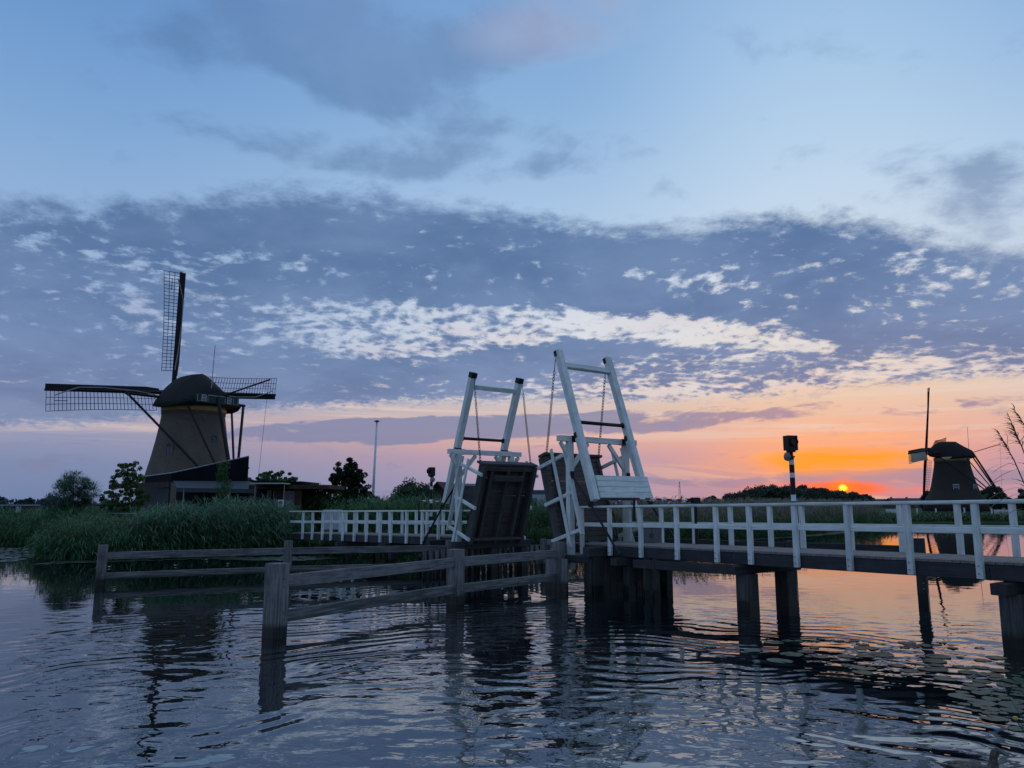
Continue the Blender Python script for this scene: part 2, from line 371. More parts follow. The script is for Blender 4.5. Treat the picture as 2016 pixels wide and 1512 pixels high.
# ------------------------------------------------------------------ water
def water_mat():
    m, t, b = mat_new('canal_water'); P = t.node('ShaderNodeNewGeometry').outputs['Position']
    px, py, pz = t.sep(P)
    dist = t.m('SQRT', t.add(t.mul(px, px), t.mul(py, py)))
    big = t.noise(P, .16, 2, .5); patch = t.ss(big, .38, .62, .35, 1.)
    wp = t.vm('ADD', P, t.vm('SCALE', t.noise(P, .6, 2, .5, color=True))); wp.node.inputs[1].links[0].from_node.inputs['Scale'].default_value = .5
    w1 = t.noise(t.vm('MULTIPLY', wp, (1.0, 1.25, 1.)), 1.1, 0, .45)
    w2 = t.noise(t.vm('MULTIPLY', t.vm('ADD', wp, (9, 4, 0)), (1.0, 1.4, 1.)), 2.5, 0, .5)
    w3 = t.noise(t.vm('MULTIPLY', wp, (1.0, 1.4, 1.)), 6., 1, .5)
    patch2 = t.ss(t.noise(t.vm('ADD', P, (50., 20., 0.)), .28, 2, .5), .38, .62, .12, 1.)
    lw = t.vm('SCALE', t.vm('SUBTRACT', t.noise(t.vm('ADD', P, (3., 8., 0.)), .42, 1, .5, color=True), (.5, .5, .5))); lw.node.inputs['Scale'].default_value = 2.6
    wq = t.vm('ADD', wp, lw)
    def ring(cx, cy, lam, amp, r0, r1):
        v = t.vm('SUBTRACT', wq, (cx, cy, 0)); ln = t.node('ShaderNodeVectorMath', operation='LENGTH'); t.put(ln.inputs[0], v); r = ln.outputs['Value']
        s_ = t.m('SINE', t.mul(r, 6.2832/lam)); return t.mul(t.mul(s_, amp), t.mul(t.ss(r, r0, r0+2.), t.ss(r, r1, r1*.55)))
    calm = t.ss(dist, 24., 9., .085, 1.)
    h = t.add(t.mul(t.sub(w1, .5), .028), t.add(t.mul(t.sub(w2, .5), .0185), t.mul(t.sub(w3, .5), t.ss(dist, 9., 16., .0046, .0052))))
    h = t.mul(t.mul(h, patch), calm)
    h = t.add(h, t.add(t.mul(ring(.6, 6.4, .52, .0050, 2.5, 15.), patch2), t.add(ring(4.4, 7.2, .40, .0010, 1.0, 7.), ring(-1.2, 20.5, .5, .0010, 1., 7.))))
    bp = t.node('ShaderNodeBump'); bp.inputs['Strength'].default_value = 1.; bp.inputs['Distance'].default_value = 1.
    t.put(bp.inputs['Height'], h); t.put(b.inputs['Normal'], bp.outputs[0])
    b.inputs['Base Color'].default_value = (.004, .007, .009, 1); b.inputs['Roughness'].default_value = .0
    b.inputs['IOR'].default_value = 3.5; b.inputs['Specular IOR Level'].default_value = .5
    return m
WATER = water_mat()
mb = MB(); mb.addm([(-3000, -60, 0), (3000, -60, 0), (3000, 3200, 0), (-3000, 3200, 0)], [(0, 1, 2, 3)])
tag(mb.obj('water', WATER), kind='structure')
# canal bed, so the water has a bottom
mb = MB(); mb.addm([(-3000, -60, -1.5), (3000, -60, -1.5), (3000, 3200, -1.5), (-3000, 3200, -1.5)], [(0, 1, 2, 3)])

# ------------------------------------------------------------------ land
def ground_mat(name, a, b_, c):
    m, t, b = mat_new(name); P = t.node('ShaderNodeNewGeometry').outputs['Position']
    n = t.noise(P, .25, 5, .6); n2 = t.noise(P, 4., 4, .65)
    col = t.mix(t.ss(n, .3, .7), lin(a), lin(b_)); col = t.mix(t.mul(t.ss(n2, .5, .8), .5), col, lin(c))
    t.put(b.inputs['Base Color'], col); b.inputs['Roughness'].default_value = .95; b.inputs['Specular IOR Level'].default_value = .1
    bp = t.node('ShaderNodeBump'); bp.inputs['Distance'].default_value = .05; t.put(bp.inputs['Height'], n2); t.put(b.inputs['Normal'], bp.outputs[0]); return m
GRASSG = ground_mat('meadow_ground', (.028, .05, .018), (.04, .065, .022), (.02, .03, .014))
SHORE = [(-900, 60), (-120, 52), (-60, 47), (-30, 46), (-24.5, 43.5), (-21.5, 34.8), (-19.4, 33.4), (-16.5, 34.3), (-14, 36.8), (-12, 40.5), (-9.5, 41.5), (-7, 41),
         (-4.5, 43), (-1.5, 45.5), (2, 47), (6, 47.5), (10, 49), (14, 51.5), (19, 56), (24, 62), (30, 70), (37, 78), (48, 86), (70, 90), (110, 95), (200, 110), (900, 150)]
mb = MB(); nS = len(SHORE); z1 = .38
for x, y in SHORE: mb.v += [(x, y, -.6), (x+0, y+.35, z1*.6), (x, y+1.6, z1), (x*1.0 if abs(x) < 500 else x*5, 3200, z1)]
xs_far = [x*3.2 for x, y in SHORE]; xs_far[0] = -3000; xs_far[-1] = 3000
for i in range(nS): mb.v[i*4+3] = (float(xs_far[i]), 3200, z1)
for i in range(nS-1):
    for k in range(3): a = i*4+k; mb.f.append((a, a+4, a+5, a+1))
tag(mb.obj('ground', GRASSG), kind='structure')
# the near bank: where the viewer stands, and the landing of the bridge beyond the right edge
near = [(-14, -3), (-6, 1.2), (0, 1.6), (4.3, 3.6), (7.2, 6.2), (9.5, 8.5), (11.5, 10.6), (15, 12.6), (22, 13.5), (60, 16)]
mb = MB()
for x, y in near: mb.v += [(x, y, -.6), (x+.1, y-.4, .45), (x+.6, y-1.2, .8), (x+1, -58, .9)]
for i in range(len(near)-1):
    for k in range(3): a = i*4+k; mb.f.append((a, a+1, a+5, a+4))
tag(mb.obj('near_bank_ground', GRASSG), kind='structure')

# ------------------------------------------------------------------ drawbridge
def V2(a): return Vector((a[0], a[1], 0))
BW = 1.80                               # clear width of the deck between the outer faces
def rail_post(parent, p, zt, zb, s, n, sgn=1):
    ang = math.atan2(s.y, s.x)
    o = timber('post', (p.x, p.y, zb), (p.x, p.y, zt), .10, .115, WHITE, parent, up=(s.x, s.y, 0), ch=.01)
    mb = MB()
    for dz in (.09, .22):
        q = Vector((p.x, p.y, zb+dz))-n*sgn*.063
        mb.tube([q, q-n*sgn*.014], .014, 6)
    mb.obj('bolt', STEEL, o)
def approach_span(name, label, start, s, n, L, z_of, near_t, far_t, rail_h, piles, npl_w=.145, skip=None, ext=(0, 0)):
    """start: near corner at the hinge; s: unit direction along the span; n: across, away from the viewer"""
    T = thing(name, (start.x, start.y, 0), label, 'footbridge')
    P = lambda t, w_, z: Vector((start.x+s.x*t+n.x*w_, start.y+s.y*t+n.y*w_, z))
    # planks
    k = int(L/npl_w); pm = timber_mesh(round(BW, 2), npl_w-.008, .05, DECK, .006, 'plank')
    for i in range(k):
        t = (i+.5)*npl_w; z = z_of(t)-.025+random.uniform(-.002, .002)
        sl = (z_of(t+.05)-z_of(t-.05))/.1
        x = n; y = Vector((-s.x, -s.y, -sl)).normalized()
        if x.cross(y).z < 0: y = -y
        zz = x.cross(y)
        M = Matrix(((x.x, y.x, zz.x, P(t, 0, 0).x), (x.y, y.y, zz.y, P(t, 0, 0).y), (x.z, y.z, zz.z, z), (0, 0, 0, 1)))
        link('plank', pm, T, M)
    # stringers (the outer one shows as a dark fascia), in lengths
    step = 5.6; t0 = 0
    while t0 < L-.1:
        t1 = min(L, t0+step)
        for w_ in (.05, BW*.5, BW-.05):
            timber('stringer', P(t0+.006, w_, z_of(t0)-.19), P(t1-.006, w_, z_of(t1)-.19), .085, .27, DARKF, T)
        t0 = t1
    for sgn, ts, w_ in ((1, near_t, -.062), (-1, far_t, BW+.062)):
        for t in ts: rail_post(T, P(t, w_, 0), z_of(t)+rail_h(t)-.062, z_of(t)-.30, s, n, sgn)
        a, b = -ext[0], L+ext[1]
        seg = np.linspace(a, b, max(2, int((b-a)/4.2)+1))
        for u, v in zip(seg[:-1], seg[1:]):
            timber('top_rail', P(u+.002, w_, z_of(u)+rail_h(u)-.03), P(v-.002, w_, z_of(v)+rail_h(v)-.03), .145, .06, WHITE, T)
            timber('middle_rail', P(u+.002, w_+sgn*.02, z_of(u)+rail_h(u)*.50), P(v-.002, w_+sgn*.02, z_of(v)+rail_h(v)*.50), .045, .115, WHITE, T)
    for (t, kind) in piles:
        zc = z_of(t)-.33
        timber('cap_beam', P(t, -.35, zc-.11), P(t, BW+.35, zc-.11), .26, .20, DARKW, T)
        for w_ in (.22, BW-.12):
            timber('pile', P(t, w_, -1.4), P(t, w_, zc-.21), .40 if kind else .26, .36 if kind else .24, PILEG if kind else DARKW, T, up=(s.x, s.y, 0), ch=.02)
    return T, P
PILEG = wood_mat('bridge_pile_timber', (.105, .10, .10), (.035, .035, .037), grain=1.2, rough=.85, wet=True, crack=.8)
DARKF = wood_mat('stringer_timber', (.05, .052, .056), (.02, .021, .024), rough=.7)

def bascule(prefix, label, X0, Y0, ang, zd, al, be, side, wmirror):
    Wb, Hp, Lf, Lt, Ll, Wl, Wc, hg, gp = 2.09, 3.14, 2.84, 2.03, 2.726, 2.32, 3.2, .41, -.30
    d = Vector((-math.sin(ang), math.cos(ang), 0)); n = Vector((math.cos(ang), math.sin(ang), 0)); g = d*side; U = Vector((0, 0, 1))
    O = Vector((X0, Y0, zd)); Pt = lambda a, w_, z: O+g*a+n*w_+U*z
    T = thing('bascule_bridge', (X0, Y0, 0), label, 'drawbridge')
    ca, sa, cb, sb = math.cos(al), math.sin(al), math.cos(be), math.sin(be)
    # portal
    timber('crossbeam', Pt(0, -Wc/2, Hp-.085), Pt(0, Wc/2, Hp-.085), .17, .17, WHITE, T, ch=.006)
    for sg in (-1, 1):
        wl = sg*1.16
        timber('portal_leg', Pt(0, wl, -.75), Pt(0, wl, Hp-.172), .19, .17, WHITE, T, up=tuple(g), ch=.006)
        timber('knee_brace', Pt(0, wl-sg*.06, Hp-.95), Pt(0, wl-sg*.72, Hp-.20), .09, .13, WHITE, T)
        timber('knee_brace', Pt(0, wl+sg*.06, Hp-.62), Pt(0, wl+sg*.36, Hp-.20), .09, .11, WHITE, T)
        timber('back_strut', Pt(-.03, wl+sg*.02, Hp-.5), Pt(-.62, wl+sg*.02, -.02), .09, .15, WHITE, T) if False else None
    # black rake irons
    for sg in (-1, 1):
        mbp = MB(); mbp.tube([Pt(-.08, sg*1.16, 1.98), Pt(-.95, sg*1.22, 1.12), Pt(-2.15, sg*1.30, -.22)], .035, 6); mbp.box(Pt(-.95, sg*1.22, 1.12), (.14, .14, .16)); mbp.obj('stay_rod', IRON, T)
        mb = MB(); mb.box(Pt(-.10, sg*1.16, 1.98), (.11, .11, .22)); mb.obj('stay_bracket', IRON, T)
    # balance beams
    bd = g*ca+U*sa; bn = g*(-sa)+U*ca     # along the beam, and square to it
    B = lambda l, w_, q=0.: Pt(gp, w_, Hp+.02)+bd*l+bn*q
    for sg in (-1, 1):
        w_ = sg*Wb/2
        bo = timber('balance_beam', B(-Lt, w_), B(Lf, w_), .20, .22, WHITE, T, up=tuple(n), ch=.007)
        mb = MB(); fm = frame_mat(B(Lf-.24, w_), B(Lf, w_), tuple(n)).to_3x3()
        mb.box(B(Lf-.085, w_, 0 if side < 0 else -.05), (.19, .212 if side < 0 else .12, .234), fm); mb.obj('iron_cap', IRON, bo)
        mb = MB(); mb.box(B(.0, w_, -.05), (.17, .12, .232), fm); mb.obj('pivot_strap', IRON, bo)
        mb = MB(); mb.box(B(.42, w_-sg*.105), (.16, .05, .17), fm); mb.obj('axle_bearing', IRON, bo)
        mb = MB(); mb.box(Pt(-.02, sg*Wb/2, Hp-.085), (.20, .20, .19), Matrix.Rotation(math.atan2(g.y, g.x), 3, 'Z')); mb.obj('beam_shoe', IRON, T)
    timber('tie_beam', B(Lf-.50, -Wb/2+.1), B(Lf-.50, Wb/2-.1), .15, .17, WHITE, T, up=tuple(bd))
    mb = MB(); mb.tube([B(.42, -Wb/2), B(.42, Wb/2)], .055, 10); mb.obj('axle', IRON, T, smooth=True)
    # counterweight box of white boards between the tails
    cwt = MB(); c = B(-Lt+.36, 0, .0); R = Matrix((tuple(n), tuple(bd), tuple(n.cross(bd)))).transposed()
    cwt.box(c, (Wb-.22, .66, .20), R); cw = cwt.obj('counterweight', plain('counterweight_core', (.16, .15, .15), .8), T)
    back = n.cross(bd); back = back if back.dot(-g) > 0 else -back
    for i in range(4):
        l = -Lt+.02+.09+i*.172
        a, b = B(l, -Wb/2+.115)+back*.128, B(l, Wb/2+.16)+back*.128
        timber('board', a, b, .166, .05, WHITE, cw, up=tuple(back), ch=.008)
    # leaf
    ld = g*cb+U*sb; ln = g*(-sb)+U*cb     # along the leaf, out of its walking face
    Lp = lambda l, w_, q=0.: Pt(hg, w_, 0)+ld*l+ln*q
    lf = thing('leaf', tuple(Lp(0, 0)), None, None); lf.parent = T; lf.matrix_basis = WM[T.name].inverted() @ WM[lf.name]
    for i, w_ in enumerate((-Wl/2+.07, -.72, -.02, .66, Wl/2-.07)):
        outer = i in (0, 4)
        timber('girder', Lp(-.05, w_, -.20 if outer else -.17), Lp(Ll, w_, -.20 if outer else -.17), .14 if outer else .10, .28 if outer else .2, LEAFW, lf, up=tuple(ln), ch=.01)
    for l, a, b, hh in ((Ll-.1, -Wl/2+.15, Wl/2-.15, .18), (.12, -Wl/2+.15, Wl/2-.15, .16)):
        timber('cross_member', Lp(l, a, -.305 if l < 1 else -.20), Lp(l, b, -.305 if l < 1 else -.20), .16, .07 if l < 1 else .16, LEAFW, lf, up=tuple(ld))
    timber('cross_member', Lp(Ll-.42, -.66, -.31), Lp(Ll-.42, .60, -.31), .07, .20, LEAFW, lf, up=tuple(ld))
    timber('end_beam', Lp(Ll+.045, -Wl/2-.05, -.08), Lp(Ll+.045, Wl/2+.05, -.08), .36, .08, LEAFW, lf, up=tuple(ld))
    npk = 17; pw = Ll/npk
    for i in range(npk):
        gap = random.choice((.006, .008, .012, .016))
        timber('plank', Lp((i+.5)*pw, -Wl/2, -.025), Lp((i+.5)*pw, Wl/2, -.025), round(pw-gap, 3), .05, PLANKW, lf, up=tuple(ln), ch=.004)
    # rails fixed on the leaf
    for sg in (-1, 1):
        w_ = sg*(Wl/2+.055)
        for l in (.12, 1.24, 2.42):
            timber('rail_post', Lp(l, w_, -.34), Lp(l, w_, .98), .09, .11, WHITE, lf, up=tuple(ld))
        timber('hand_rail', Lp(-.02, w_, 1.02), Lp(Ll-.02, w_, 1.02), .16, .06, WHITE, lf, up=tuple(ln))
        timber('middle_rail', Lp(-.28, w_+sg*.075, .50), Lp(Ll+.02, w_+sg*.075, .50), .045, .12, WHITE, lf, up=tuple(ln))
    # iron stays and latch on the walking face
    for sg in (-1, 1):
        mb = MB(); mb.tube([Lp(Ll-.1, sg*(Wl/2-.2), .03), Lp(1.3, sg*(Wl/2-.12), .05), Lp(.1, sg*(Wl/2-.16), .06)], .022, 5); mb.obj('stay_iron', IRON, lf); mb = MB()
        mb.tube([Lp(1.5, sg*(Wl/2-.2), .04), Lp(.75, sg*(Wl/2-.08), .16), Lp(0, sg*(Wl/2-.3), .30)], .028, 5); mb.obj('stay_iron', IRON, lf)
    # chains
    for sg in (-1, 1):
        a = B(Lf-.14, sg*Wb/2*1.03)+g*.13; b = Lp(Ll+.02, sg*(Wl/2-.06), .02)
        mb = MB(); tot = (b-a).length; nl = int((tot-.5)/.09); dr = (b-a)/tot
        mb.tube([a, a+dr*.5], .012, 6)
        s1 = dr.cross(n).normalized(); s2 = dr.cross(s1).normalized()
        for i in range(nl):
            c = a+dr*(.5+(i+.5)*(tot-.5)/nl)+U*(-.05*math.sin(math.pi*(i+.5)/nl)); q = s1 if i % 2 else s2
            pts = [c+dr*(.058*math.cos(t))+q*(.036*math.sin(t)) for t in [k*math.pi/4 for k in range(9)]]
            mb.tube(pts, .012, 4, cap=False)
        mb.obj('chain', CHAINM, T, kind='stuff')
    return T, Pt, Lp, g, n
PLANKW = wood_mat('leaf_plank_wood', (.12, .095, .085), (.06, .048, .044), rough=.8)

RX, RY, RA, RZ = 2.652, 23.445, .639, 1.286
LX, LY, LA, LZ = -.963, 27.83, .651, 1.19
TR, PtR, LpR, gR, nR = bascule('r', 'raised bascule on the taller right tower, brown walking deck and white counterweight boards showing', RX, RY, RA, RZ, 1.241, 1.281, 1, 1)
TL, PtL, LpL, gL, nL = bascule('l', 'raised bascule of the smaller left tower, showing the dark girders under its leaf', LX, LY, LA, LZ, 1.209, 1.25, -1, 1)
# right approach
sR = Vector((math.sin(.612), -math.cos(.612), 0)); nR2 = Vector((math.cos(.612), math.sin(.612), 0))
stR = Vector((RX, RY, 0))-nR2*(BW/2)+sR*.05
def zR(t): return RZ+.013*t
def hit(st, s, n, w_, x):               # where along the span edge an image column falls
    k = (x-1008)/1500./1.02
    a = st+n*w_; return (k*a.y-a.x)/(s.x-k*s.y)
nt = [hit(stR, sR, nR2, -.06, x) for x in (1146, 1201, 1262, 1333, 1411, 1477, 1567, 1671, 1790, 1925)]
ft = [hit(stR, sR, nR2, BW+.06, x) for x in (1240, 1303, 1368, 1440, 1518, 1581, 1676, 1776, 1890, 1999)]
nt += [nt[-1]+1.02, nt[-1]+2.1, nt[-1]+3.2]; ft += [ft[-1]+1.05, ft[-1]+2.1]
LR = 17.2
spanR, PR = approach_span('footbridge_span', 'long white railed timber footbridge span running from the right tower to the right bank', stR, sR, nR2, LR, zR, nt, ft, lambda t: 1.07,
    [(hit(stR, sR, nR2, .2, 1466), 1), (hit(stR, sR, nR2, .2, 1985), 1), (1.9, 0), (16.8, 1)])
# left approach
sL = Vector((-.62, .785, 0)).normalized(); nL2 = Vector((sL.y, -sL.x, 0))
stL = Vector((LX, LY, 0))-nL2*(BW/2)+sL*.05
def zL(t): return 1.27-.020*t
ntL = [hit(stL, sL, nL2, -.06, x) for x in (863, 831, 800, 769, 748, 721, 697, 674, 651, 634, 614, 595)]
ftL = [t+.35 for t in ntL[:-1]]+[ntL[-1]-.1]
print('LT', [round(t, 2) for t in nt], [round(t, 2) for t in ntL])
LLs = ntL[-1]+1.6
spanL, PL = approach_span('footbridge_span', 'shorter white railed timber footbridge span running from the left tower into the reeds', stL, sL, nL2, LLs, zL, ntL, ftL, lambda t: .93+.01*t,
    [(1.6, 0), (5.4, 0), (9.4, 0)])

# abutments below the hinges
def abutment(name, label, O, g, n, zt, W, depth, near_w):
    T = thing(name, (O.x, O.y, 0), label, 'abutment')
    P = lambda a, w_, z: Vector((O.x, O.y, 0))+g*a+n*w_+Vector((0, 0, z))
    timber('head_beam', P(.45, -W/2-.2, zt-.18), P(.45, W/2+.2, zt-.18), .26, .26, DARKW, T)
    timber('head_beam', P(-depth, -W/2-.2, zt-.18), P(-depth, W/2+.2, zt-.18), .26, .26, DARKW, T)
    for w_ in (-W/2+.1, 0, W/2-.1):
        timber('side_beam', P(-depth, w_, zt-.42), P(.45, w_, zt-.42), .2, .2, DARKW, T)
        for a in (.45, -depth): timber('pile', P(a, w_, -1.4), P(a, w_, zt-.32), .28, .28, DARKW, T, up=tuple(g))
    return T, P
aR, APR = abutment('bridge_abutment', 'dark timber pile abutment standing in the water under the right tower', Vector((RX, RY)), gR, nR, RZ, 2.9, 1.2, 0)
aL, APL = abutment('bridge_abutment', 'dark timber pile abutment standing in the water under the left tower', Vector((LX, LY)), gL, nL, LZ, 2.9, 1.2, 0)
# sheet boards on the right abutment's near side
for i in range(4):
    timber('sheet_board', APR(.30-i*.235, -1.75, -1.), APR(.30-i*.235, -1.75, .88), .225, .08, GREY, aR, up=tuple(nR))
timber('brace_beam', Vector((3.3, 20.9, .84)), Vector((5.15, 18.35, .90)), .16, .22, DARKW, aR)
for x, y in ((3.55, 20.6), (3.75, 20.3)): timber('pile', (x, y, -1.4), (x, y, 1.0), .16, .16, DARKW, aR)
for i in range(12): timber('sheet_board', APR(-1.25, -1.45+i*.25, -1.), APR(-1.25, -1.45+i*.25, .92), .235, .08, DARKW, aR, up=tuple(gR))  # back boards added to darken the gaps between the piles
# slatted fender wall under the left leaf
wl0, wl1 = Vector((-3.05, 26.3, 0)), Vector((1.02, 29.2, 0)); wd = (wl1-wl0); wLn = wd.length; wd.normalize(); wn = Vector((-wd.y, wd.x, 0))
fw = thing('slatted_fender_wall', tuple(wl0), 'row of upright dark planks with gaps standing in the water below the left leaf', 'fender wall')
k = 21
for i in range(k):
    p = wl0+wd*(wLn*(i+.5)/k); zt = .86+random.uniform(-.015, .015)
    timber('plank', (p.x, p.y, -1.2), (p.x, p.y, zt), .145, .06, PILEW if 'PILEW' in globals() else GREY, fw, up=tuple(wn))
timber('waler', wl0+wn*.12+Vector((0, 0, .35)), wl1+wn*.12+Vector((0, 0, .35)), .14, .16, DARKW, fw)
timber('waler', wl0+wn*.12+Vector((0, 0, .68)), wl1+wn*.12+Vector((0, 0, .68)), .14, .12, DARKW, fw)

# fender fences in the canal
def fender(label, pts, pw, ph, rails, post_top, rail_off=-1, cap=True, mat=None, group=None):
    m = mat or GREY
    T = thing('fender_fence', (pts[0][0], pts[0][1], 0), label, 'fender fence', group)
    V = [Vector((a, b, 0)) for a, b in pts]
    for i, p in enumerate(V):
        q = V[min(i+1, len(V)-1)]-V[max(i-1, 0)]; q.normalize()
        timber('post', (p.x, p.y, -1.5), (p.x, p.y, post_top[i] if hasattr(post_top, '__len__') else post_top), pw, ph, m, T, up=tuple(q), ch=.03)
        mb = MB(); sd = Vector((-q.y, q.x, 0)); sd = sd if sd.y < 0 else -sd
        for zz in (.32, .46, .92, 1.06):
            c = Vector((p.x, p.y, zz))+sd*(pw/2+.004)+q*.04; mb.tube([c, c+sd*.02], .018, 6)
        mb.obj('bolt', STEEL, T)
    for i in range(len(V)-1):
        q = (V[i+1]-V[i]).normalized(); sd = Vector((-q.y, q.x, 0)); sd = sd if sd.y < 0 else -sd
        for (zc, h) in rails:
            o = sd*.06
            a = V[i]+q*(ph/2+.003)+o; b = V[i+1]-q*(ph/2+.003)+o
            timber('rail', (a.x, a.y, zc), (b.x, b.y, zc), .09, h, m, T, ch=.01)
    return T
fender('thick grey timber guide fence nearest the viewer, ending at the right tower', [(-4.40, 14.65), (-1.40, 19.35), (1.33, 22.55)], .36, .33, [(1.0, .235), (.36, .22)], [1.33, 1.31, 1.33])
fender('longer grey timber guide fence in front of the reeds, ending at the left tower', [(-12.35, 23.5), (-7.45, 25.9), (-2.2, 27.5)], .27, .27, [(.87, .22), (.28, .20)], [1.19, 1.2, 1.15])
fender('dark timber guide fence standing in the canal behind the right footbridge span', [(3.95, 24.5), (7.76, 21.67), (10.35, 19.75)], .24, .24, [(1.27, .20)], [1.40, 1.40, 1.56], mat=DARKW)
fender('short grey timber fender rail beyond the channel between the two towers', [(1.18, 29.5), (4.2, 30.6)], .2, .2, [(.98, .2), (.5, .14)], [1.1, 1.1])

# ------------------------------------------------------------------ windmills
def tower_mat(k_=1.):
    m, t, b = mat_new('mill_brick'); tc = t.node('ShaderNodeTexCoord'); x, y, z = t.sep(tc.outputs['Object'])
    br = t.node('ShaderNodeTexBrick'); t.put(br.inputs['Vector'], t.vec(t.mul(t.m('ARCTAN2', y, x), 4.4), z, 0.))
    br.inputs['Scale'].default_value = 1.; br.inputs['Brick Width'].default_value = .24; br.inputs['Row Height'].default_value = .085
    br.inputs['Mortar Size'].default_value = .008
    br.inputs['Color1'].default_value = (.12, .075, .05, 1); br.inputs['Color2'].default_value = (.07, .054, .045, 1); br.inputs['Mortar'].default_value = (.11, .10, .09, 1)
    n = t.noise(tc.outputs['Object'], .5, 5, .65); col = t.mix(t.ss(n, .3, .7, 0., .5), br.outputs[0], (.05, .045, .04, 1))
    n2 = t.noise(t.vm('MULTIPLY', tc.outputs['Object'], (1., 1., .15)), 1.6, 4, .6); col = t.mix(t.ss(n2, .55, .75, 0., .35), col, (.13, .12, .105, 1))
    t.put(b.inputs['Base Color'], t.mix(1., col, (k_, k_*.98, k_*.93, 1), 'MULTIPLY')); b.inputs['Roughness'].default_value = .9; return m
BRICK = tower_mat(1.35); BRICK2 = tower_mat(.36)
def thatch_mat():
    m, t, b = mat_new('mill_thatch'); tc = t.node('ShaderNodeTexCoord')
    n = t.noise(t.vm('MULTIPLY', tc.outputs['Object'], (6., 6., 1.2)), 2.5, 5, .65)
    t.put(b.inputs['Base Color'], t.mix(t.ss(n, .3, .7), (.008, .0075, .007, 1), (.004, .004, .004, 1))); b.inputs['Roughness'].default_value = .95
    bp = t.node('ShaderNodeBump'); bp.inputs['Distance'].default_value = .08; t.put(bp.inputs['Height'], n); t.put(b.inputs['Normal'], bp.outputs[0]); return m
THATCH = thatch_mat()
BAND = plain('ochre_band', (.46, .32, .14), .7, .15)
MILLGREEN = plain('dark_green_boards', (.012, .035, .03), .5, .2)
SPAR = plain('tarred_spar', (.012, .012, .013), .7, .3)
LATH = plain('sail_lath', (.02, .02, .022), .8, .2)
CLOTHM = plain('sail_cloth', (.42, .37, .30), .9, .12, 1.5)
ROLL = plain('rolled_cloth', (.30, .30, .32), .9, .15)
GLASS = plain('window_glass', (.05, .08, .10), .12, .2, spec=.6)
FRAMEW = plain('window_frame_paint', (.42, .45, .45), .5, .1)
FRAMEM = plain('mill_window_frame', (.12, .12, .12), .7, .1)
def windmill(name, label, hub, phi, tilt, rot, k, zb, prof, cap, wins, roll=True, cloth=None, tail_r=8.2, tail_z=2.6, panel=True, brick=None):
    hub = Vector(hub); ex = Vector((math.cos(phi), math.sin(phi), 0)); nm = Vector((math.sin(phi), -math.cos(phi), 0))
    up = Vector((0, 0, 1))*math.cos(tilt)+nm*math.sin(tilt); sh = ex.cross(up).normalized(); sh = sh if sh.dot(nm) > 0 else -sh
    C = Vector((hub.x, hub.y, 0))+nm*k; C.z = zb
    T = thing(name, tuple(C), label, 'windmill')
    mb = MB(); mb.lathe([(r, z-zb) for r, z in prof], 48)
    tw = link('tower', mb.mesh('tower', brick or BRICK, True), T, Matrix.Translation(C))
    zt = prof[-1][1]; rt = prof[-1][0]
    mb = MB(); mb.lathe([(rt+.02, zt-.68), (rt+.10, zt-.65), (rt+.12, zt+.02), (rt, zt+.03)], 48, (C.x, C.y, 0)); mb.obj('ochre_collar', BAND, T, True)
    mb = MB(); mb.lathe([(rt+.02, zt-.98), (rt+.07, zt-.96), (rt+.07, zt-.74), (rt+.02, zt-.72)], 48, (C.x, C.y, 0)); mb.obj('brick_moulding', BRICK, T, True)
    # cap: pointed-arch sections along the shaft axis (positive a towards the rear)
    zc = zt+.02; secs = cap; mb = MB(); nn = 17; k0 = 0
    for (a, hw, ze, hh) in secs:
        for j in range(nn):
            u = -1+2*j/(nn-1); s_ = abs(u)
            yy = math.copysign(hw*(1-(1-s_)**1.2), u) if s_ > 0 else 0
            zz = ze+hh*(1-s_**1.48)
            p = C+nm*a+ex*yy; mb.v.append((p.x, p.y, zc+zz))
    for i in range(len(secs)-1):
        for j in range(nn-1):
            q = i*nn+j; mb.f.append((q, q+1, q+nn+1, q+nn))
    mb.f.append(tuple(range(nn))[::-1]); e = (len(secs)-1)*nn; mb.f.append(tuple(e+j for j in range(nn)))
    bot = [i*nn for i in range(len(secs))]+[i*nn+nn-1 for i in range(len(secs))][::-1]; mb.f.append(tuple(bot))
    mb.obj('cap', THATCH, T, True)
    a0, hw0, ze0, hh0 = secs[-1]
    if panel:
        # green rear boards with white lined panels and two small windows
        bo = C+nm*(a0+.12); bo.z = zc+ze0+.5
        mb = MB(); R = Matrix((tuple(ex), tuple(nm), (0, 0, 1))).transposed()
        mb.box(bo, (hw0*1.7, .14, .95), R); rb = mb.obj('rear_board', MILLGREEN, T)
        for q in (-.55, .45):
            mb = MB(); o_ = bo+ex*q*hw0*1.0+nm*.09
            for dx_ in (-.24, .24): mb.box(o_+ex*dx_, (.05, .05, .7), R)
            for dz_ in (-.33, 0, .33): mb.box(o_+Vector((0, 0, dz_)), (.44, .05, .05), R)
            mb.obj('window_frame', FRAMEW, rb)
            mb = MB(); mb.box(o_-nm*.01, (.42, .03, .62), R); mb.obj('pane', GLASS, rb)
        for q0, q1 in ((-.80, -.64), (-.40, .28), (.62, .80)):
            mb = MB()
            for zz in (-.36,) if q0 != -.40 else (.36,):
                mb.tube([bo+ex*hw0*q0+nm*.09+Vector((0, 0, -zz)), bo+ex*hw0*q0+nm*.09+Vector((0, 0, zz)), bo+ex*hw0*q1+nm*.09+Vector((0, 0, zz)), bo+ex*hw0*q1+nm*.09+Vector((0, 0, -zz))], .028, 4)
            mb.obj('white_lining', FRAMEW, rb)
    # windshaft and sails
    mb = MB(); mb.tube([hub+sh*(k+1.), hub-sh*.5], [.35, .32], 10); mb.box(hub, (.85, .85, .85)); mb.obj('windshaft', SPAR, T)
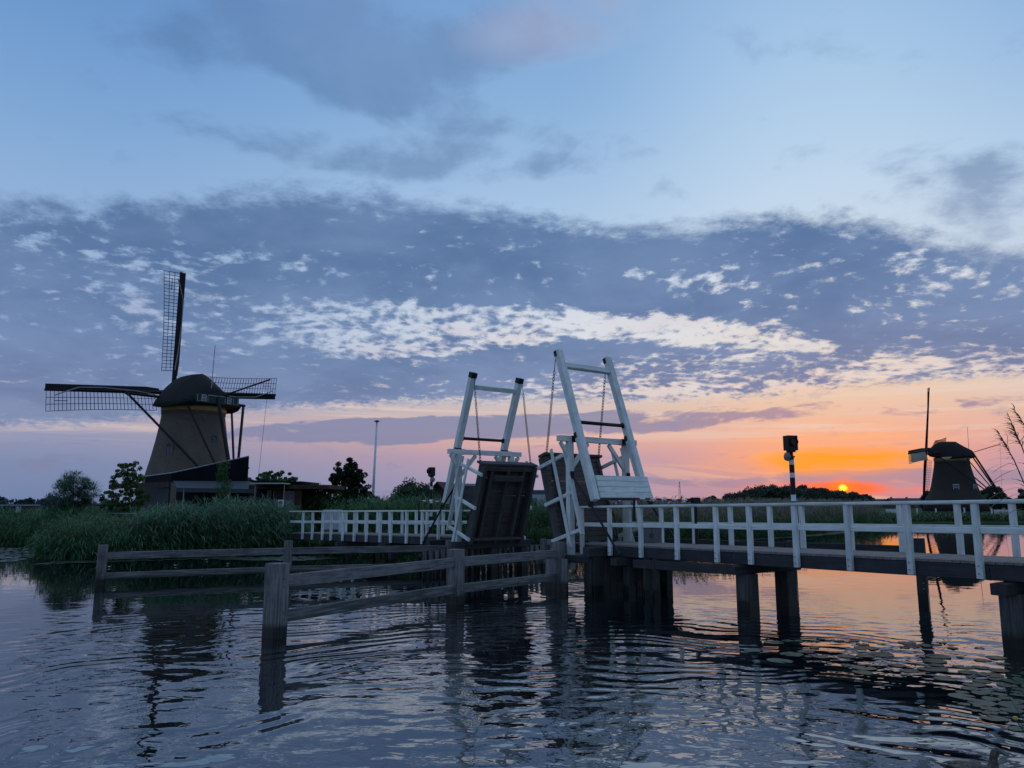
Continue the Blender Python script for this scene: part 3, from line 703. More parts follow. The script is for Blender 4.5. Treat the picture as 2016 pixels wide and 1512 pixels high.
    for qd in range(4):
        a = rot+qd*math.pi/2; rd = ex*math.cos(a)+up*math.sin(a); lt = -ex*math.sin(a)+up*math.cos(a)
        off = -sh*(.22 if qd % 2 else -.12); o = hub+off
        st = MB(); kk = 1. if brick is None else 1.3; st.tube([o, o+rd*5, o+rd*14], [.27*kk, .22*kk, .13*kk], 4); sail = st.obj('sail', SPAR, T)
        def latv(r): tw_ = rad(24-19*(r/14)); return lt*math.cos(tw_)+sh*math.sin(tw_)
        # leading board
        bd_ = MB(); pts = []
        rs = np.linspace(1.9, 13.95, 9)
        for r in rs:
            l = latv(r); wdt = .62 if r > 3 else .45
            for q in (0.05, -wdt): pts.append(o+rd*r+l*q+sh*.05)
            for q in (0.05, -wdt): pts.append(o+rd*r+l*q-sh*.03)
        for i in range(len(rs)-1):
            b0 = i*4
            bd_.f += [(b0, b0+1, b0+5, b0+4), (b0+2, b0+6, b0+7, b0+3), (b0, b0+4, b0+6, b0+2), (b0+1, b0+3, b0+7, b0+5)]
        bd_.f += [(0, 2, 3, 1), (len(pts)-4, len(pts)-3, len(pts)-1, len(pts)-2)]; bd_.v = [tuple(p) for p in pts]
        bd_.obj('leading_board', SPAR, sail)
        # lattice: crossbars and three long laths
        la = MB(); W_ = lambda r: 2.02+.18*((r-8)/6)**2
        nb = 30
        for i in range(nb):
            r = 2.5+(13.85-2.5)*i/(nb-1); l = latv(r); w1_ = W_(r)
            la.tube([o+rd*r+l*.1, o+rd*r+l*w1_], .032, 4)
        for q in (.36, .68, 1.):
            la.tube([o+rd*r+latv(r)*W_(r)*q for r in np.linspace(2.5, 13.85, 10)], .03, 4)
        la.tube([o+rd*13.1+latv(13)*1.1, o+rd*11.8+latv(12)*1.1], .035, 4)
        la.obj('lattice', LATH, sail, kind='stuff')
        if roll and qd != 3:
            rp = [o+rd*r+latv(r)*q+sh*.30 for r, q in ((2.6, .25), (5.0, -.12), (8.2, -.38), (10.8, -.34), (12.6, .30), (13.2, .55))]
            c_ = MB(); c_.tube(rp, .06, 5); c_.obj('rolled_sail_cloth', ROLL, sail)
        if cloth == qd:
            rs2 = np.linspace(2.8, 12.9, 9); vs = []
            for r in rs2:
                for q in np.linspace(.1, 1., 5): vs.append(o+rd*r+latv(r)*W_(r)*q*(.98 if r < 12 else .8)+sh*(.09+.06*math.sin(q*3)))
            c_ = MB(); c_.v = [tuple(v) for v in vs]+[tuple(v+sh*.02) for v in vs]; m_ = len(vs)
            for i in range(8):
                for j in range(4):
                    b0 = i*5+j; c_.f += [(b0, b0+1, b0+6, b0+5), (m_+b0, m_+b0+5, m_+b0+6, m_+b0+1)]
            c_.obj('sail_cloth', CLOTHM, sail, True)
    # tail
    zs = zt+.35; P = lambda r, s_, z: C*1+nm*r+ex*s_+Vector((0, 0, z-C.z))
    tail = P(tail_r, 0, tail_z)
    def spar(nm_, a, b, r0=.14): mb = MB(); mb.tube([a, b], [r0, r0], 6); return mb.obj(nm_, SPAR, T)
    spar('long_cross_spar', P(-1.8, -7.0, zs+.6), P(-1.8, 6.2, zs+.6), .17)
    spar('short_cross_spar', P(3.2, -3.3, zs), P(3.2, 4.3, zs), .17)
    spar('tail_pole', P(4.2, 0, zt+1.0), P(tail_r+.5, 0, tail_z-.6), .2)
    spar('tail_brace', P(-1.8, -6.8, zs+.6), tail+ex*-.2, .13); spar('tail_brace', P(-1.8, 6.0, zs+.5), tail+ex*.2, .13)
    spar('tail_brace', P(3.2, -3.2, zs), tail+ex*-.1, .11); spar('tail_brace', P(3.2, 4.1, zs), tail+ex*.1, .15)
    w0 = P(tail_r-1.3, 0, tail_z+3.6)
    spar('winch_beam', w0-ex*2.3, w0+ex*2.6, .10)
    spar('brake_pole', P(4.3, .8, zt+1.1), P(9.0, 3.2, zt+2.75), .09)
    # lightning rod at the rear of the cap and brake rope
    mb = MB(); ro = P(3.6, -.4, zt+1.0); mb.tube([ro, ro+Vector((.15, 0, 5.6))], [.055, .035], 5); mb.obj('lightning_rod', plain(name+'_rod_paint', (.28, .24, .25), .5), T)
    mb = MB(); rp_ = P(8.9, 3.1, zt+2.6); mb.tube([rp_, Vector((rp_.x-.6, rp_.y, 5.5))], .018, 4); mb.tube([Vector((rp_.x-.6, rp_.y, 5.5)), Vector((rp_.x-.7, rp_.y, 3.2))], .06, 4); mb.obj('brake_rope', SPAR, T)
    for (ang_, z, w_, h, arch, lab) in wins:
        # radius of the tower at this height
        r = float(np.interp(z, [p[1] for p in prof], [p[0] for p in prof])); nr = Vector((math.cos(ang_), math.sin(ang_), 0)); tg = Vector((-nr.y, nr.x, 0))
        R = Matrix((tuple(tg), tuple(nr), (0, 0, 1))).transposed(); ctr = Vector((C.x, C.y, 0))+nr*(r-.02)+Vector((0, 0, z))
        mb = MB()
        for s_ in (-1, 1): mb.box(ctr+tg*s_*w_/2, (.10, .16, h), R)
        mb.box(ctr+Vector((0, 0, -h/2)), (w_+.3, .26, .10), R); mb.box(ctr, (.05, .12, h), R); mb.box(ctr+Vector((0, 0, h*.1)), (w_, .12, .05), R)
        if arch:
            for i in range(7):
                a_ = math.pi*i/6; mb.box(ctr+Vector((0, 0, h/2))+tg*math.cos(a_)*(w_/2+.03)+Vector((0, 0, 1))*math.sin(a_)*(w_/2+.03), (.16, .12, .14), R)
        else: mb.box(ctr+Vector((0, 0, h/2)), (w_+.2, .18, .12), R)
        wf = mb.obj('window', FRAMEM if brick is None else FRAMEW, T)
        mb = MB(); mb.box(ctr-nr*.02, (w_-.04, .08, h), R); mb.obj('pane', GLASS, wf)
    return T, C
CAP = [(-4.5, 1.7, .8, 1.2), (-3.7, 2.8, .25, 2.6), (-2.3, 3.6, -.1, 3.85), (-.8, 4.0, -.35, 4.15), (1.1, 4.15, -.45, 4.15), (2.7, 3.8, -.3, 2.8), (4.2, 3.1, .0, 1.5)]
M1, C1 = windmill('windmill', 'brown brick windmill with bare lattice sails standing behind the dark gabled building', (-39.22, 87.61, 15.12), .96, .153, .096, 4.2, .4,
    [(5.9, .4), (5.25, 3.0), (4.62, 5.2), (4.15, 7.2), (3.75, 9.2), (3.42, 11.3), (3.28, 12.4), (3.3, 13.1)], CAP,
    [(rad(-100), 7.6, .75, 1.5, True, 0), (rad(-30), 9.1, .45, .9, True, 0), (rad(-38), 6.1, .4, .35, False, 0), (rad(-80), 11.6, .24, .24, False, 0), (rad(-48), 11.6, .24, .24, False, 0)])
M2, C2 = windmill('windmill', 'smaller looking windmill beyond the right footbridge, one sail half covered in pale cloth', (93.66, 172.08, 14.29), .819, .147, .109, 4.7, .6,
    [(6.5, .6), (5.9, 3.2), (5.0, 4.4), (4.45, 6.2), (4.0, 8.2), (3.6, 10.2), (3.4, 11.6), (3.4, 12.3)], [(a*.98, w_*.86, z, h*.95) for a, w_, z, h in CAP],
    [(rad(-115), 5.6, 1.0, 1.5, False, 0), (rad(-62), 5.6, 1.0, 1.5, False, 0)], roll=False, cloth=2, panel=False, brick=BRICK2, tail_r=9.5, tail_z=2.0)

# ------------------------------------------------------------------ museum building and pavilion below the mill
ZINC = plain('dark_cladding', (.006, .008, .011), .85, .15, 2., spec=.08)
AWN = plain('grey_awning', (.05, .055, .065), .8, .1)
RUST = plain('brown_steel', (.055, .028, .02), .8, .3)
CURT = plain('pale_panel', (.20, .22, .25), .5, .08)
def slab(name, pts, th, mat, parent, n=None):        # polygon given a thickness
    P = [Vector(p) for p in pts]; nn = (P[1]-P[0]).cross(P[2]-P[0]).normalized()*th
    mb = MB(); k = len(P); mb.v = [tuple(p) for p in P]+[tuple(p+nn) for p in P]
    mb.f = [tuple(range(k))[::-1], tuple(k+i for i in range(k))]+[(i, (i+1) % k, k+(i+1) % k, k+i) for i in range(k)]
    return mb.obj(name, mat, parent)
gz = .4
Bt = thing('museum_building', (px_at(338, 990, 62).x, 62, gz), 'black building with a slanting roof screen and awning in front of the left mill', 'building')
A = px_at(338, 931, 62); B_ = px_at(490, 898, 63); Lc = px_at(286, 938, 70)
def dn(p, z=gz): return Vector((p.x, p.y, z))
a_lo = Vector((A.x, A.y, px_at(338, 948, 62).z)); b_lo = Vector((B_.x, B_.y, a_lo.z)); l_lo = Vector((Lc.x, Lc.y, a_lo.z))
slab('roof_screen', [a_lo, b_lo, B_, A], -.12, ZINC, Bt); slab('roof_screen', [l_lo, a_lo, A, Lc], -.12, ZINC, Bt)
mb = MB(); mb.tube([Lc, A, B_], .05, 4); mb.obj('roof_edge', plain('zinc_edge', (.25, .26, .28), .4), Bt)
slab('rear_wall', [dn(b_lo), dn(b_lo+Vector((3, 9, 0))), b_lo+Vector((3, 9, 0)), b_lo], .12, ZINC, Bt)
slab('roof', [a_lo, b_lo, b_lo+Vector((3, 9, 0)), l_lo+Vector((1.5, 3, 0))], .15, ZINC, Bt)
slab('wall', [dn(a_lo)+Vector((.5, 0, 0)), dn(b_lo), b_lo, a_lo+Vector((.5, 0, 0))], .12, plain('dark_timber_wall', (.02, .02, .022), .8), Bt)  # wall under the awning in one even dark colour
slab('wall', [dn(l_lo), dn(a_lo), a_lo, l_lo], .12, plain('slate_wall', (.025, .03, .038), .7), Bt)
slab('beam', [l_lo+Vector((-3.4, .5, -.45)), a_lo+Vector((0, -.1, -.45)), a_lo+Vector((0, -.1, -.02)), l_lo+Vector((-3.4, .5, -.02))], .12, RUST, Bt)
for i, u in enumerate((.25, .6)):
    p = l_lo.lerp(a_lo, u); q = l_lo.lerp(a_lo, u+.16)
    o_ = Vector((.06, -.12, 0)); w_ = slab('window', [dn(p, 1.2)+o_, dn(q, 1.2)+o_, dn(q, 3.1)+o_, dn(p, 3.1)+o_], .05, FRAMEW, Bt)
    o_ = o_+Vector((.01, -.04, 0)); p2, q2 = p.lerp(q, .12), p.lerp(q, .88)
    slab('pane', [dn(p2, 1.32)+o_, dn(q2, 1.32)+o_, dn(q2, 2.98)+o_, dn(p2, 2.98)+o_], .03, GLASS, w_)
aw0 = a_lo+Vector((.2, -.15, 0)); aw1 = b_lo+Vector((.2, -.15, 0)); f0 = px_at(348, 962, 58.5); f1 = px_at(522, 965, 59.5)
aw = slab('awning', [f0, f1, aw1, aw0], .06, AWN, Bt); slab('valance', [f0-Vector((0, 0, .25)), f1-Vector((0, 0, .25)), f1, f0], .04, AWN, aw)
for u in (.08, .52, .98):
    p = f0.lerp(f1, u); mb = MB(); mb.tube([dn(p), p], .05, 6); mb.obj('awning_post', STEEL, Bt)
# pavilion
Pv = thing('pavilion', (px_at(560, 1000, 50).x, 50, gz), 'low flat roofed brown pavilion with a pale door, right of the black building', 'pavilion')
def wallrect(name, x0, y0, x1, y1, D, th, mat, par, D2=None):
    a, b = px_at(x0, y1, D), px_at(x1, y1, D2 or D); zt = px_at(x0, y0, D).z
    return slab(name, [a, b, Vector((b.x, b.y, zt)), Vector((a.x, a.y, zt))], th, mat, par)
c0 = px_at(505, 948, 50); c1 = px_at(597, 948, 50); mb = MB(); mb.box(((c0.x+c1.x)/2, 52, c0.z-.1), (c1.x-c0.x, 4.4, .22)); mb.obj('upper_roof', ZINC, Pv)
c0 = px_at(492, 955, 49.6); c1 = px_at(650, 958, 49.6); mb = MB(); mb.box(((c0.x+c1.x)/2, 51.6, c0.z-.12), (c1.x-c0.x, 4.4, .26)); mb.obj('lower_roof', RUST, Pv)
for x in (549, 588):
    a = px_at(x, 960, 49.8); mb = MB(); mb.box((a.x, a.y, (a.z+gz)/2), (.42, .3, a.z-gz)); mb.obj('corner_post', RUST, Pv)
wallrect('wall', 505, 960, 592, 1010, 51, .1, plain('dark_pavilion_wall', (.02, .018, .018), .8), Pv)
d_ = wallrect('door', 555, 967, 582, 1012, 50.2, .06, FRAMEW, Pv); wallrect('door_panel', 556, 969, 581, 1011, 50.12, .03, CURT, d_)
for x in (526, 538): w_ = wallrect('window', x, 965, x+8, 985, 50.9, .05, FRAMEW, Pv); wallrect('pane', x+1, 967, x+7, 984, 50.84, .03, GLASS, w_)
for u in (0, 1): pass
# canopy beside the pavilion
Um = thing('canopy', (px_at(530, 955, 48.5).x, 48.5, gz), 'thin white flat canopy on two posts between awning and pavilion roof', 'canopy')
a = px_at(499, 952, 48.5); b = px_at(563, 954, 48.5); mb = MB(); mb.box(((a.x+b.x)/2, 48.6, a.z), (b.x-a.x, 1.6, .07)); mb.obj('cloth', FRAMEW, Um)
for x in (503, 560): q = px_at(x, 953, 48.6); mb = MB(); mb.tube([Vector((q.x, q.y, gz)), q], .035, 5); mb.obj('pole', STEEL, Um)
# notice board
Nb = thing('notice_board', (px_at(553, 998, 44).x, 44, gz), 'small white notice with a round blue mark beside the pavilion door', 'sign')
a, b = px_at(547, 998, 44), px_at(559, 984, 44); mb = MB(); mb.box(((a.x+b.x)/2, 44, (a.z+b.z)/2), (b.x-a.x, .04, b.z-a.z)); nbp = mb.obj('panel', WHITEP, Nb)
mb = MB(); c = ((a.x+b.x)/2, 43.965, (a.z+b.z)/2+.05); mb.tube([c, (c[0], 43.95, c[2])], .10, 14); mb.obj('blue_disc', plain('sign_blue', (.01, .05, .16), .5), nbp)
mb = MB(); mb.box((c[0], 43.97, c[2]-.16), (.2, .012, .02)); mb.obj('text_line', plain('sign_ink', (.02, .03, .08), .5), nbp)
mb = MB(); mb.tube([((a.x+b.x)/2, 44, gz), ((a.x+b.x)/2, 44, a.z)], .03, 6); mb.obj('post', STEEL, Nb)
# flagpole
fb = px_at(733, 985, 62); ft_ = px_at(742, 831, 62)
Fp = thing('flagpole', (fb.x+.1, 62, gz), 'bare white flagpole rising left of the bridge towers', 'flagpole')
mb = MB(); mb.tube([(fb.x-.02, 62, gz), (ft_.x, 62, ft_.z)], [.13, .075], 10); mb.obj('pole', WHITEP, Fp, True)
mb = MB(); mb.lathe([(.02, 0), (.22, .03), (.22, .10), (.05, .16)], 12, (ft_.x, 62, ft_.z)); mb.obj('finial', IRON, Fp)

# ------------------------------------------------------------------ signals, barriers, cabinets
def signal(label, base, ztop, face, bell_side):
    T = thing('signal_post', (base.x, base.y, base.z), label, 'signal post')
    H_ = ztop-.40-base.z; z = base.z
    seq = [.55, .14, .30, .25, .30, .16, .42, .12, .20, .12, .45, .40, .35]; i = 0
    while z < ztop-.52 and i < len(seq):
        z2 = min(z+seq[i], ztop-.5); mb = MB(); mb.tube([(base.x, base.y, z), (base.x, base.y, z2)], .062 if i % 2 else .0625, 12)
        mb.obj('pole_band', BLACKP if i % 2 == 0 else WHITEP, T, False); z = z2; i += 1
    mb = MB(); mb.tube([(base.x, base.y, z), (base.x, base.y, ztop-.30)], .05, 10); mb.obj('neck', BLACKP, T)
    R = Matrix.Rotation(face, 3, 'Z'); hc = Vector((base.x, base.y, ztop-.16))
    mb = MB(); mb.box(hc, (.27, .22, .37), R); mb.box(hc+Vector((0, 0, -.20)), (.16, .16, .06), R); hd = mb.obj('lamp_housing', BLACKP, T)
    fw_ = R @ Vector((0, -1, 0)); c = hc+fw_*.13+Vector((0, 0, .02))
    mb = MB(); mb.tube([c-fw_*.02, c+fw_*.06], [.095, .10], 14, cap=False); mb.obj('visor', BLACKP, hd)
    mb = MB(); mb.tube([c, c+fw_*.02], .088, 14); mb.obj('lens', plain('dark_red_lens', (.05, .004, .004), .15, .1), hd)
    bs = R @ Vector((bell_side, 0, 0)); c = Vector((base.x, base.y, ztop-.50))
    mb = MB(); mb.tube([c-bs*.10, c+bs*.04, c+bs*.10, c+bs*.15, c+bs*.17], [.02, .05, .115, .10, .03], 12); mb.obj('bell', plain('bell_grey', (.16, .16, .17), .5), T, True)
    return T
e = stR+sR*6.0+nR2*(BW+.16); signal('striped signal post with a square lamp head against the orange sky', Vector((6.98, 19.1, .95)), 4.09, rad(14), -1)
timber('post_bracket', (6.98, 19.1, 1.02), (6.55, 18.8, 1.02), .1, .1, DARKW, spanR)
signal('striped signal post with a lamp head just left of the left bridge tower', Vector((-3.42, 32.6, .9)), 3.92, rad(-60), 1)
timber('post_bracket', (-3.42, 32.6, 1.0), (-3.75, 32.3, 1.0), .1, .1, DARKW, spanL)
def barrier(label, p0, p1, post_z, box_at_end=True):
    T = thing('barrier_arm', (p0.x, p0.y, post_z), label, 'barrier')
    L = (p1-p0).length; k = int(L/.17); d = (p1-p0)/k
    for i in range(k):
        mb = MB(); mb.tube([p0+d*i, p0+d*(i+1)], .025+.0004*(i % 2), 8); mb.obj('stripe', REDP if i % 2 == 0 else WHITEP, T)
    mb = MB(); mb.box((p0+Vector((p0.x, p0.y, post_z)))/2, (.06, .06, p0.z-post_z)); mb.obj('rest_post', BLACKP, T)
    if box_at_end:
        c = p1+d.normalized()*.12; a = math.atan2(d.y, d.x); R = Matrix.Rotation(a, 3, 'Z')
        mb = MB(); mb.box(c, (.24, .14, .16), R); mb.box(c-d.normalized()*.2, (.16, .07, .10), R); mb.tube([Vector((c.x, c.y, c.z-.1)), Vector((c.x, c.y, RZ))], .05, 8); mb.obj('pivot_box', BLACKP, T)
    return T
def over(p, w_): return p
pa = stR+sR*hit(stR, sR, nR2, -.06, 1254)-nR2*.13
barrier('thin red and white barrier arm across the right footbridge span beside the counterweight', Vector((pa.x, pa.y, 2.57)), Vector((5.02, 21.5, 2.52)), 1.95)
pb = stL+sL*hit(stL, sL, nL2, -.06, 827)-nL2*.13
barrier('thin red and white barrier arm across the left footbridge span', Vector((pb.x, pb.y, 2.53)), Vector((-2.35, 30.9, 2.48)), 1.85)
def cabinet(label, x0, x1, y0, y1, D, mat, depth=.5):
    a, b = px_at(x0, y1, D), px_at(x1, y0, D); T = thing('control_cabinet', ((a.x+b.x)/2, D, a.z), label, 'cabinet')
    w_ = b.x-a.x; h = b.z-a.z; mb = MB(); mb.box(((a.x+b.x)/2, D+depth/2, (a.z+b.z)/2), (w_, depth, h)); mb.obj('body', mat, T)
    for s_ in (-1, 1):
        mb = MB(); mb.box(((a.x+b.x)/2+s_*w_*.25, D-.012, (a.z+b.z)/2), (w_*.47, .02, h*.94)); dd = mb.obj('door', mat, T)
        mb = MB(); mb.box(((a.x+b.x)/2+s_*.04, D-.03, (a.z+b.z)/2), (.02, .02, .12)); mb.obj('handle', IRON, dd)
    mb = MB(); mb.box(((a.x+b.x)/2, D+depth/2, b.z+.02), (w_+.06, depth+.06, .04)); mb.obj('lid', mat, T)
cabinet('pale grey control cabinet standing on the far side of the left footbridge span', 636, 669, 1005, 1043, 41.0, plain('cabinet_pale', (.40, .42, .44), .5, .05))
cabinet('dark grey control cabinet at the far side of the deck beside the right tower', 1264, 1301, 1040, 1069, 22.6, plain('cabinet_grey', (.13, .125, .13), .5, .08), .4)

# ------------------------------------------------------------------ far buildings
def house(name, label, cx_, D, w_, dep, h, rh, wall, roof, ang=0, chim=()):
    T = thing(name, (cx_, D, .4), label, 'house' if name != 'factory' else 'factory'); R = Matrix.Rotation(ang, 3, 'Z')
    L_ = lambda x, y, z: R @ Vector((x, y, z))+Vector((cx_, D, .4))
    a, b = w_/2, dep/2
    mb = MB(); mb.addm([L_(-a, -b, 0), L_(a, -b, 0), L_(a, b, 0), L_(-a, b, 0), L_(-a, -b, h), L_(a, -b, h), L_(a, b, h), L_(-a, b, h), L_(-a, 0, h+rh), L_(a, 0, h+rh)],
        [(0, 1, 5, 4), (2, 3, 7, 6), (1, 2, 6, 9, 5), (3, 0, 4, 8, 7)]); mb.obj('wall', wall, T)
    rf = MB(); o = .35
    for s_ in (-1, 1):
        p = [L_(-a-o, s_*(b+o), h-o*rh/b), L_(a+o, s_*(b+o), h-o*rh/b), L_(a+o, 0, h+rh), L_(-a-o, 0, h+rh)]; q = [v+Vector((0, 0, .18)) for v in p]
        rf.addm(p+q, [(0, 1, 2, 3), (7, 6, 5, 4), (0, 4, 5, 1), (1, 5, 6, 2), (3, 2, 6, 7), (0, 3, 7, 4)])
    ro = rf.obj('roof', roof, T)
    for c in chim: mb = MB(); mb.box(L_(c, 0, h+rh+.15), (.6, .6, .9), R); mb.obj('chimney', wall, ro)
    for i in range(max(2, int(w_/3.2))):
        x = -a+(i+.5)*w_/max(2, int(w_/3.2)); mb = MB(); mb.box(L_(x, -b-.02, h*.5), (1.0, .08, 1.3), R); wn_ = mb.obj('window', FRAMEW, T)
        mb = MB(); mb.box(L_(x, -b-.06, h*.5), (.85, .04, 1.15), R); mb.obj('pane', GLASS, wn_)
    return T
WALLB = plain('farm_brick', (.10, .06, .05), .9, .2, .5); ROOFR = plain('red_tile_roof', (.12, .045, .035), .85, .25, 1.); ROOFD = plain('dark_roof', (.03, .026, .026), .85, .2, 1.)
def atx(x, D): return (x-1008)/1500.*D*1.0/1.0
k9 = 1/ .988
house('farmhouse', 'long low red roofed farmhouse with chimneys on the horizon left of the far mill', atx(1767, 300)*k9, 300, 14, 8, 2.0, 1.7, WALLB, ROOFR, 0, (-6, 0, 6))
house('farmhouse', 'low dark roofed barn on the horizon beside the long red roofed farmhouse', atx(1712, 310)*k9, 310, 10, 8, 1.8, 1.6, WALLB, ROOFD, 0, (-2,))
house('shed', 'brown gabled shed roof rising behind the left tower and signal post', atx(878, 72)*k9, 72, 3.4, 3.6, 1.9, 1.9, plain('shed_wall', (.05, .035, .03), .9, .2), plain('shed_roof', (.045, .032, .028), .9, .2), rad(75))
F = thing('factory', (atx(1068, 330)*k9, 330, .4), 'pale grey factory hall with a dark roof seen between the two towers', 'factory')
x0, x1 = atx(1042, 330)*k9, atx(1104, 330)*k9
mb = MB(); mb.box(((x0+x1)/2, 338, 3.2), (x1-x0, 16, 5.6)); mb.obj('hall', plain('factory_wall', (.36, .38, .40), .7, .06, .2), F)
mb = MB(); mb.box(((x0+x1)/2, 340, 7.0), (x1-x0+.5, 16, 1.9)); mb.obj('roof', plain('factory_roof', (.06, .07, .085), .7, .1), F)
mb = MB(); mb.box((x0+1.5, 329.5, 2.4), (2.8, 1, 4.0)); mb.obj('annex', plain('factory_annex', (.06, .07, .08), .7), F)
mb = MB(); mb.tube([(x0+8.5, 336, 7.9), (x0+8.5, 336, 10.5)], .12, 4); mb.tube([(x0+9.3, 336, 7.9), (x0+9.3, 336, 9.6)], .12, 4); mb.obj('aerial', IRON, F, kind='stuff')
Bn = thing('barn', (atx(15, 120)*k9, 120, .4), 'long low dark barn with a pale gable end at the far left', 'barn')
a, b = px_at(-60, 1008, 120), px_at(44, 996, 120)
mb = MB(); mb.box(((a.x+b.x)/2, 122, (.4+b.z)/2), (b.x-a.x, 4, b.z-.4)); mb.obj('wall', plain('barn_wall', (.03, .03, .035), .8), Bn)
mb = MB(); mb.box(((a.x+b.x)/2, 122, b.z+.1), (b.x-a.x+.4, 4.5, .22)); mb.obj('roof', plain('barn_roof', (.22, .24, .27), .6), Bn)
mb = MB(); mb.box((b.x-.5, 119.9, (.9+b.z)/2), (.8, .12, b.z-1.1)); mb.obj('gable_board', FRAMEW, Bn)
# pylon
Py = thing('pylon', (atx(1331, 420)*k9, 420, .4), 'tiny lattice pylon on the horizon right of the towers', 'pylon'); X = atx(1331, 420)*k9
mb = MB(); zt = px_at(1331, 948, 420).z
for s_ in (-1, 1): mb.tube([(X+s_*.9, 420, .4), (X+s_*.12, 420, zt)], .09, 4)
for i in range(7):
    u = i/7; u2 = (i+1)/7; w0_ = .9-.78*u; w1_ = .9-.78*u2; z0 = .4+(zt-.4)*u; z1_ = .4+(zt-.4)*u2
    mb.tube([(X-w0_, 420, z0), (X+w1_, 420, z1_)], .05, 3); mb.tube([(X+w0_, 420, z0), (X-w1_, 420, z1_)], .05, 3)
mb.obj('lattice', plain('pylon_steel', (.16, .16, .17), .6), Py, kind='stuff')
# white field gates near the far mill
def gate(label, x0, x1, y0, y1, D):
    a, b = px_at(x0, y1, D), px_at(x1, y0, D); T = thing('field_gate', (a.x, D, a.z), label, 'gate')
    for i in range(3): z = a.z+(b.z-a.z)*(.25+.33*i); mb = MB(); mb.box(((a.x+b.x)/2, D, z), (b.x-a.x, .08, .16)); mb.obj('bar', WHITEP, T)
    for i in range(4): x = a.x+(b.x-a.x)*i/3; mb = MB(); mb.box((x, D+.1, (a.z+b.z)/2), (.16, .1, b.z-a.z+.1)); mb.obj('post', WHITEP, T)
gate('white field gate in the meadow right of the far mill', 1960, 1984, 1004, 1013, 128)
gate('white field gate in the meadow left of the far mill', 1746, 1763, 1003, 1010, 128)
for i, (x, y) in enumerate(((1806, 1006), (1843, 1006), (1899, 1005), (1953, 1006), (1990, 1004))):
    p = px_at(x, y+5, 126); T = MB(); T.box((p.x, 126, p.z+.35), (.16, .16, .9)); T.box((p.x, 126, p.z+.8), (.34 if i == 2 else .18, .18, .08)); tag(T.obj('field_post', WHITEP), ['white stub post in the grass left of the far mill', 'white stub post in the grass before the far mill', 'white stub post topped by a crosspiece before the far mill', 'white stub post beside the far right field gate', 'rightmost white stub post in the meadow'][i], 'post', 'white stub posts in the meadow')
# picnic set and timber footbridge at the left bank
Pt_ = thing('picnic_table', (atx(222, 46)*k9, 46, gz), 'weathered table with a pale top half hidden in the reeds left of the mill', 'table')
a, b = px_at(207, 1011, 46), px_at(262, 1011, 46); mb = MB(); mb.box(((a.x+b.x)/2, 46.3, a.z), (b.x-a.x, .8, .06)); mb.obj('table_top', plain('table_top', (.30, .31, .33), .6), Pt_)
for x in (a.x+.2, b.x-.2): mb = MB(); mb.box((x, 46.3, (gz+a.z)/2), (.10, .6, a.z-gz)); mb.obj('leg', DARKW, Pt_)
Gf = thing('ramp_railing', (atx(190, 52)*k9, 52, gz), 'dark sloping timber railing behind the reeds between the two left trees', 'railing')
a, b = px_at(178, 995, 52), px_at(262, 993, 52)
timber('top_rail', a, b, .10, .12, DARKW, Gf); timber('middle_rail', a-Vector((0, 0, .32)), b-Vector((0, 0, .30)), .08, .10, DARKW, Gf); timber('low_rail', a-Vector((0, 0, .62)), b-Vector((0, 0, .55)), .08, .12, DARKW, Gf)
for i in range(5): p = a.lerp(b, i/4); timber('post', (p.x, p.y+.08, gz), (p.x, p.y+.08, p.z), .12, .12, DARKW, Gf)

# ------------------------------------------------------------------ vegetation
def curve_blades(P0, D0, L, W, bend, nseg, taper=1., az=None, twist=None):
    """ribbons: start P0 (n,3), start direction D0 (n,3), length L, width W, droop 'bend' towards the ground/lean vector (n,3)"""
    n = len(P0); V = np.zeros((n, nseg+1, 2, 3)); P = P0.copy(); D = D0.copy()
    sd = np.cross(D0, np.array([0, 0, 1.])); ln = np.linalg.norm(sd, axis=1, keepdims=True); bad = ln[:, 0] < .15
    ra = rng.uniform(0, 2*np.pi, n); alt = np.stack([np.cos(ra), np.sin(ra), np.zeros(n)], 1); sd = np.where(bad[:, None], alt, sd/np.maximum(ln, 1e-6))
    for i in range(nseg+1):
        u = i/nseg; w_ = W*np.sqrt(max(0., 1-u**1.6))*.5*(1 if taper else 1)+.0015
        V[:, i, 0] = P-sd*w_[:, None]; V[:, i, 1] = P+sd*w_[:, None]
        D = D+bend/nseg; D /= np.linalg.norm(D, axis=1, keepdims=True); P = P+D*(L/nseg)[:, None]
    idx = np.arange(n*(nseg+1)*2).reshape(n, nseg+1, 2)
    F = np.stack([idx[:, :-1, 0], idx[:, :-1, 1], idx[:, 1:, 1], idx[:, 1:, 0]], -1).reshape(-1, 4)
    return V.reshape(-1, 3), F
def join(parts):
    V = []; F = []; k = 0
    for v, f in parts: V.append(v); F.append(f+k); k += len(v)
    return np.concatenate(V), np.concatenate(F)
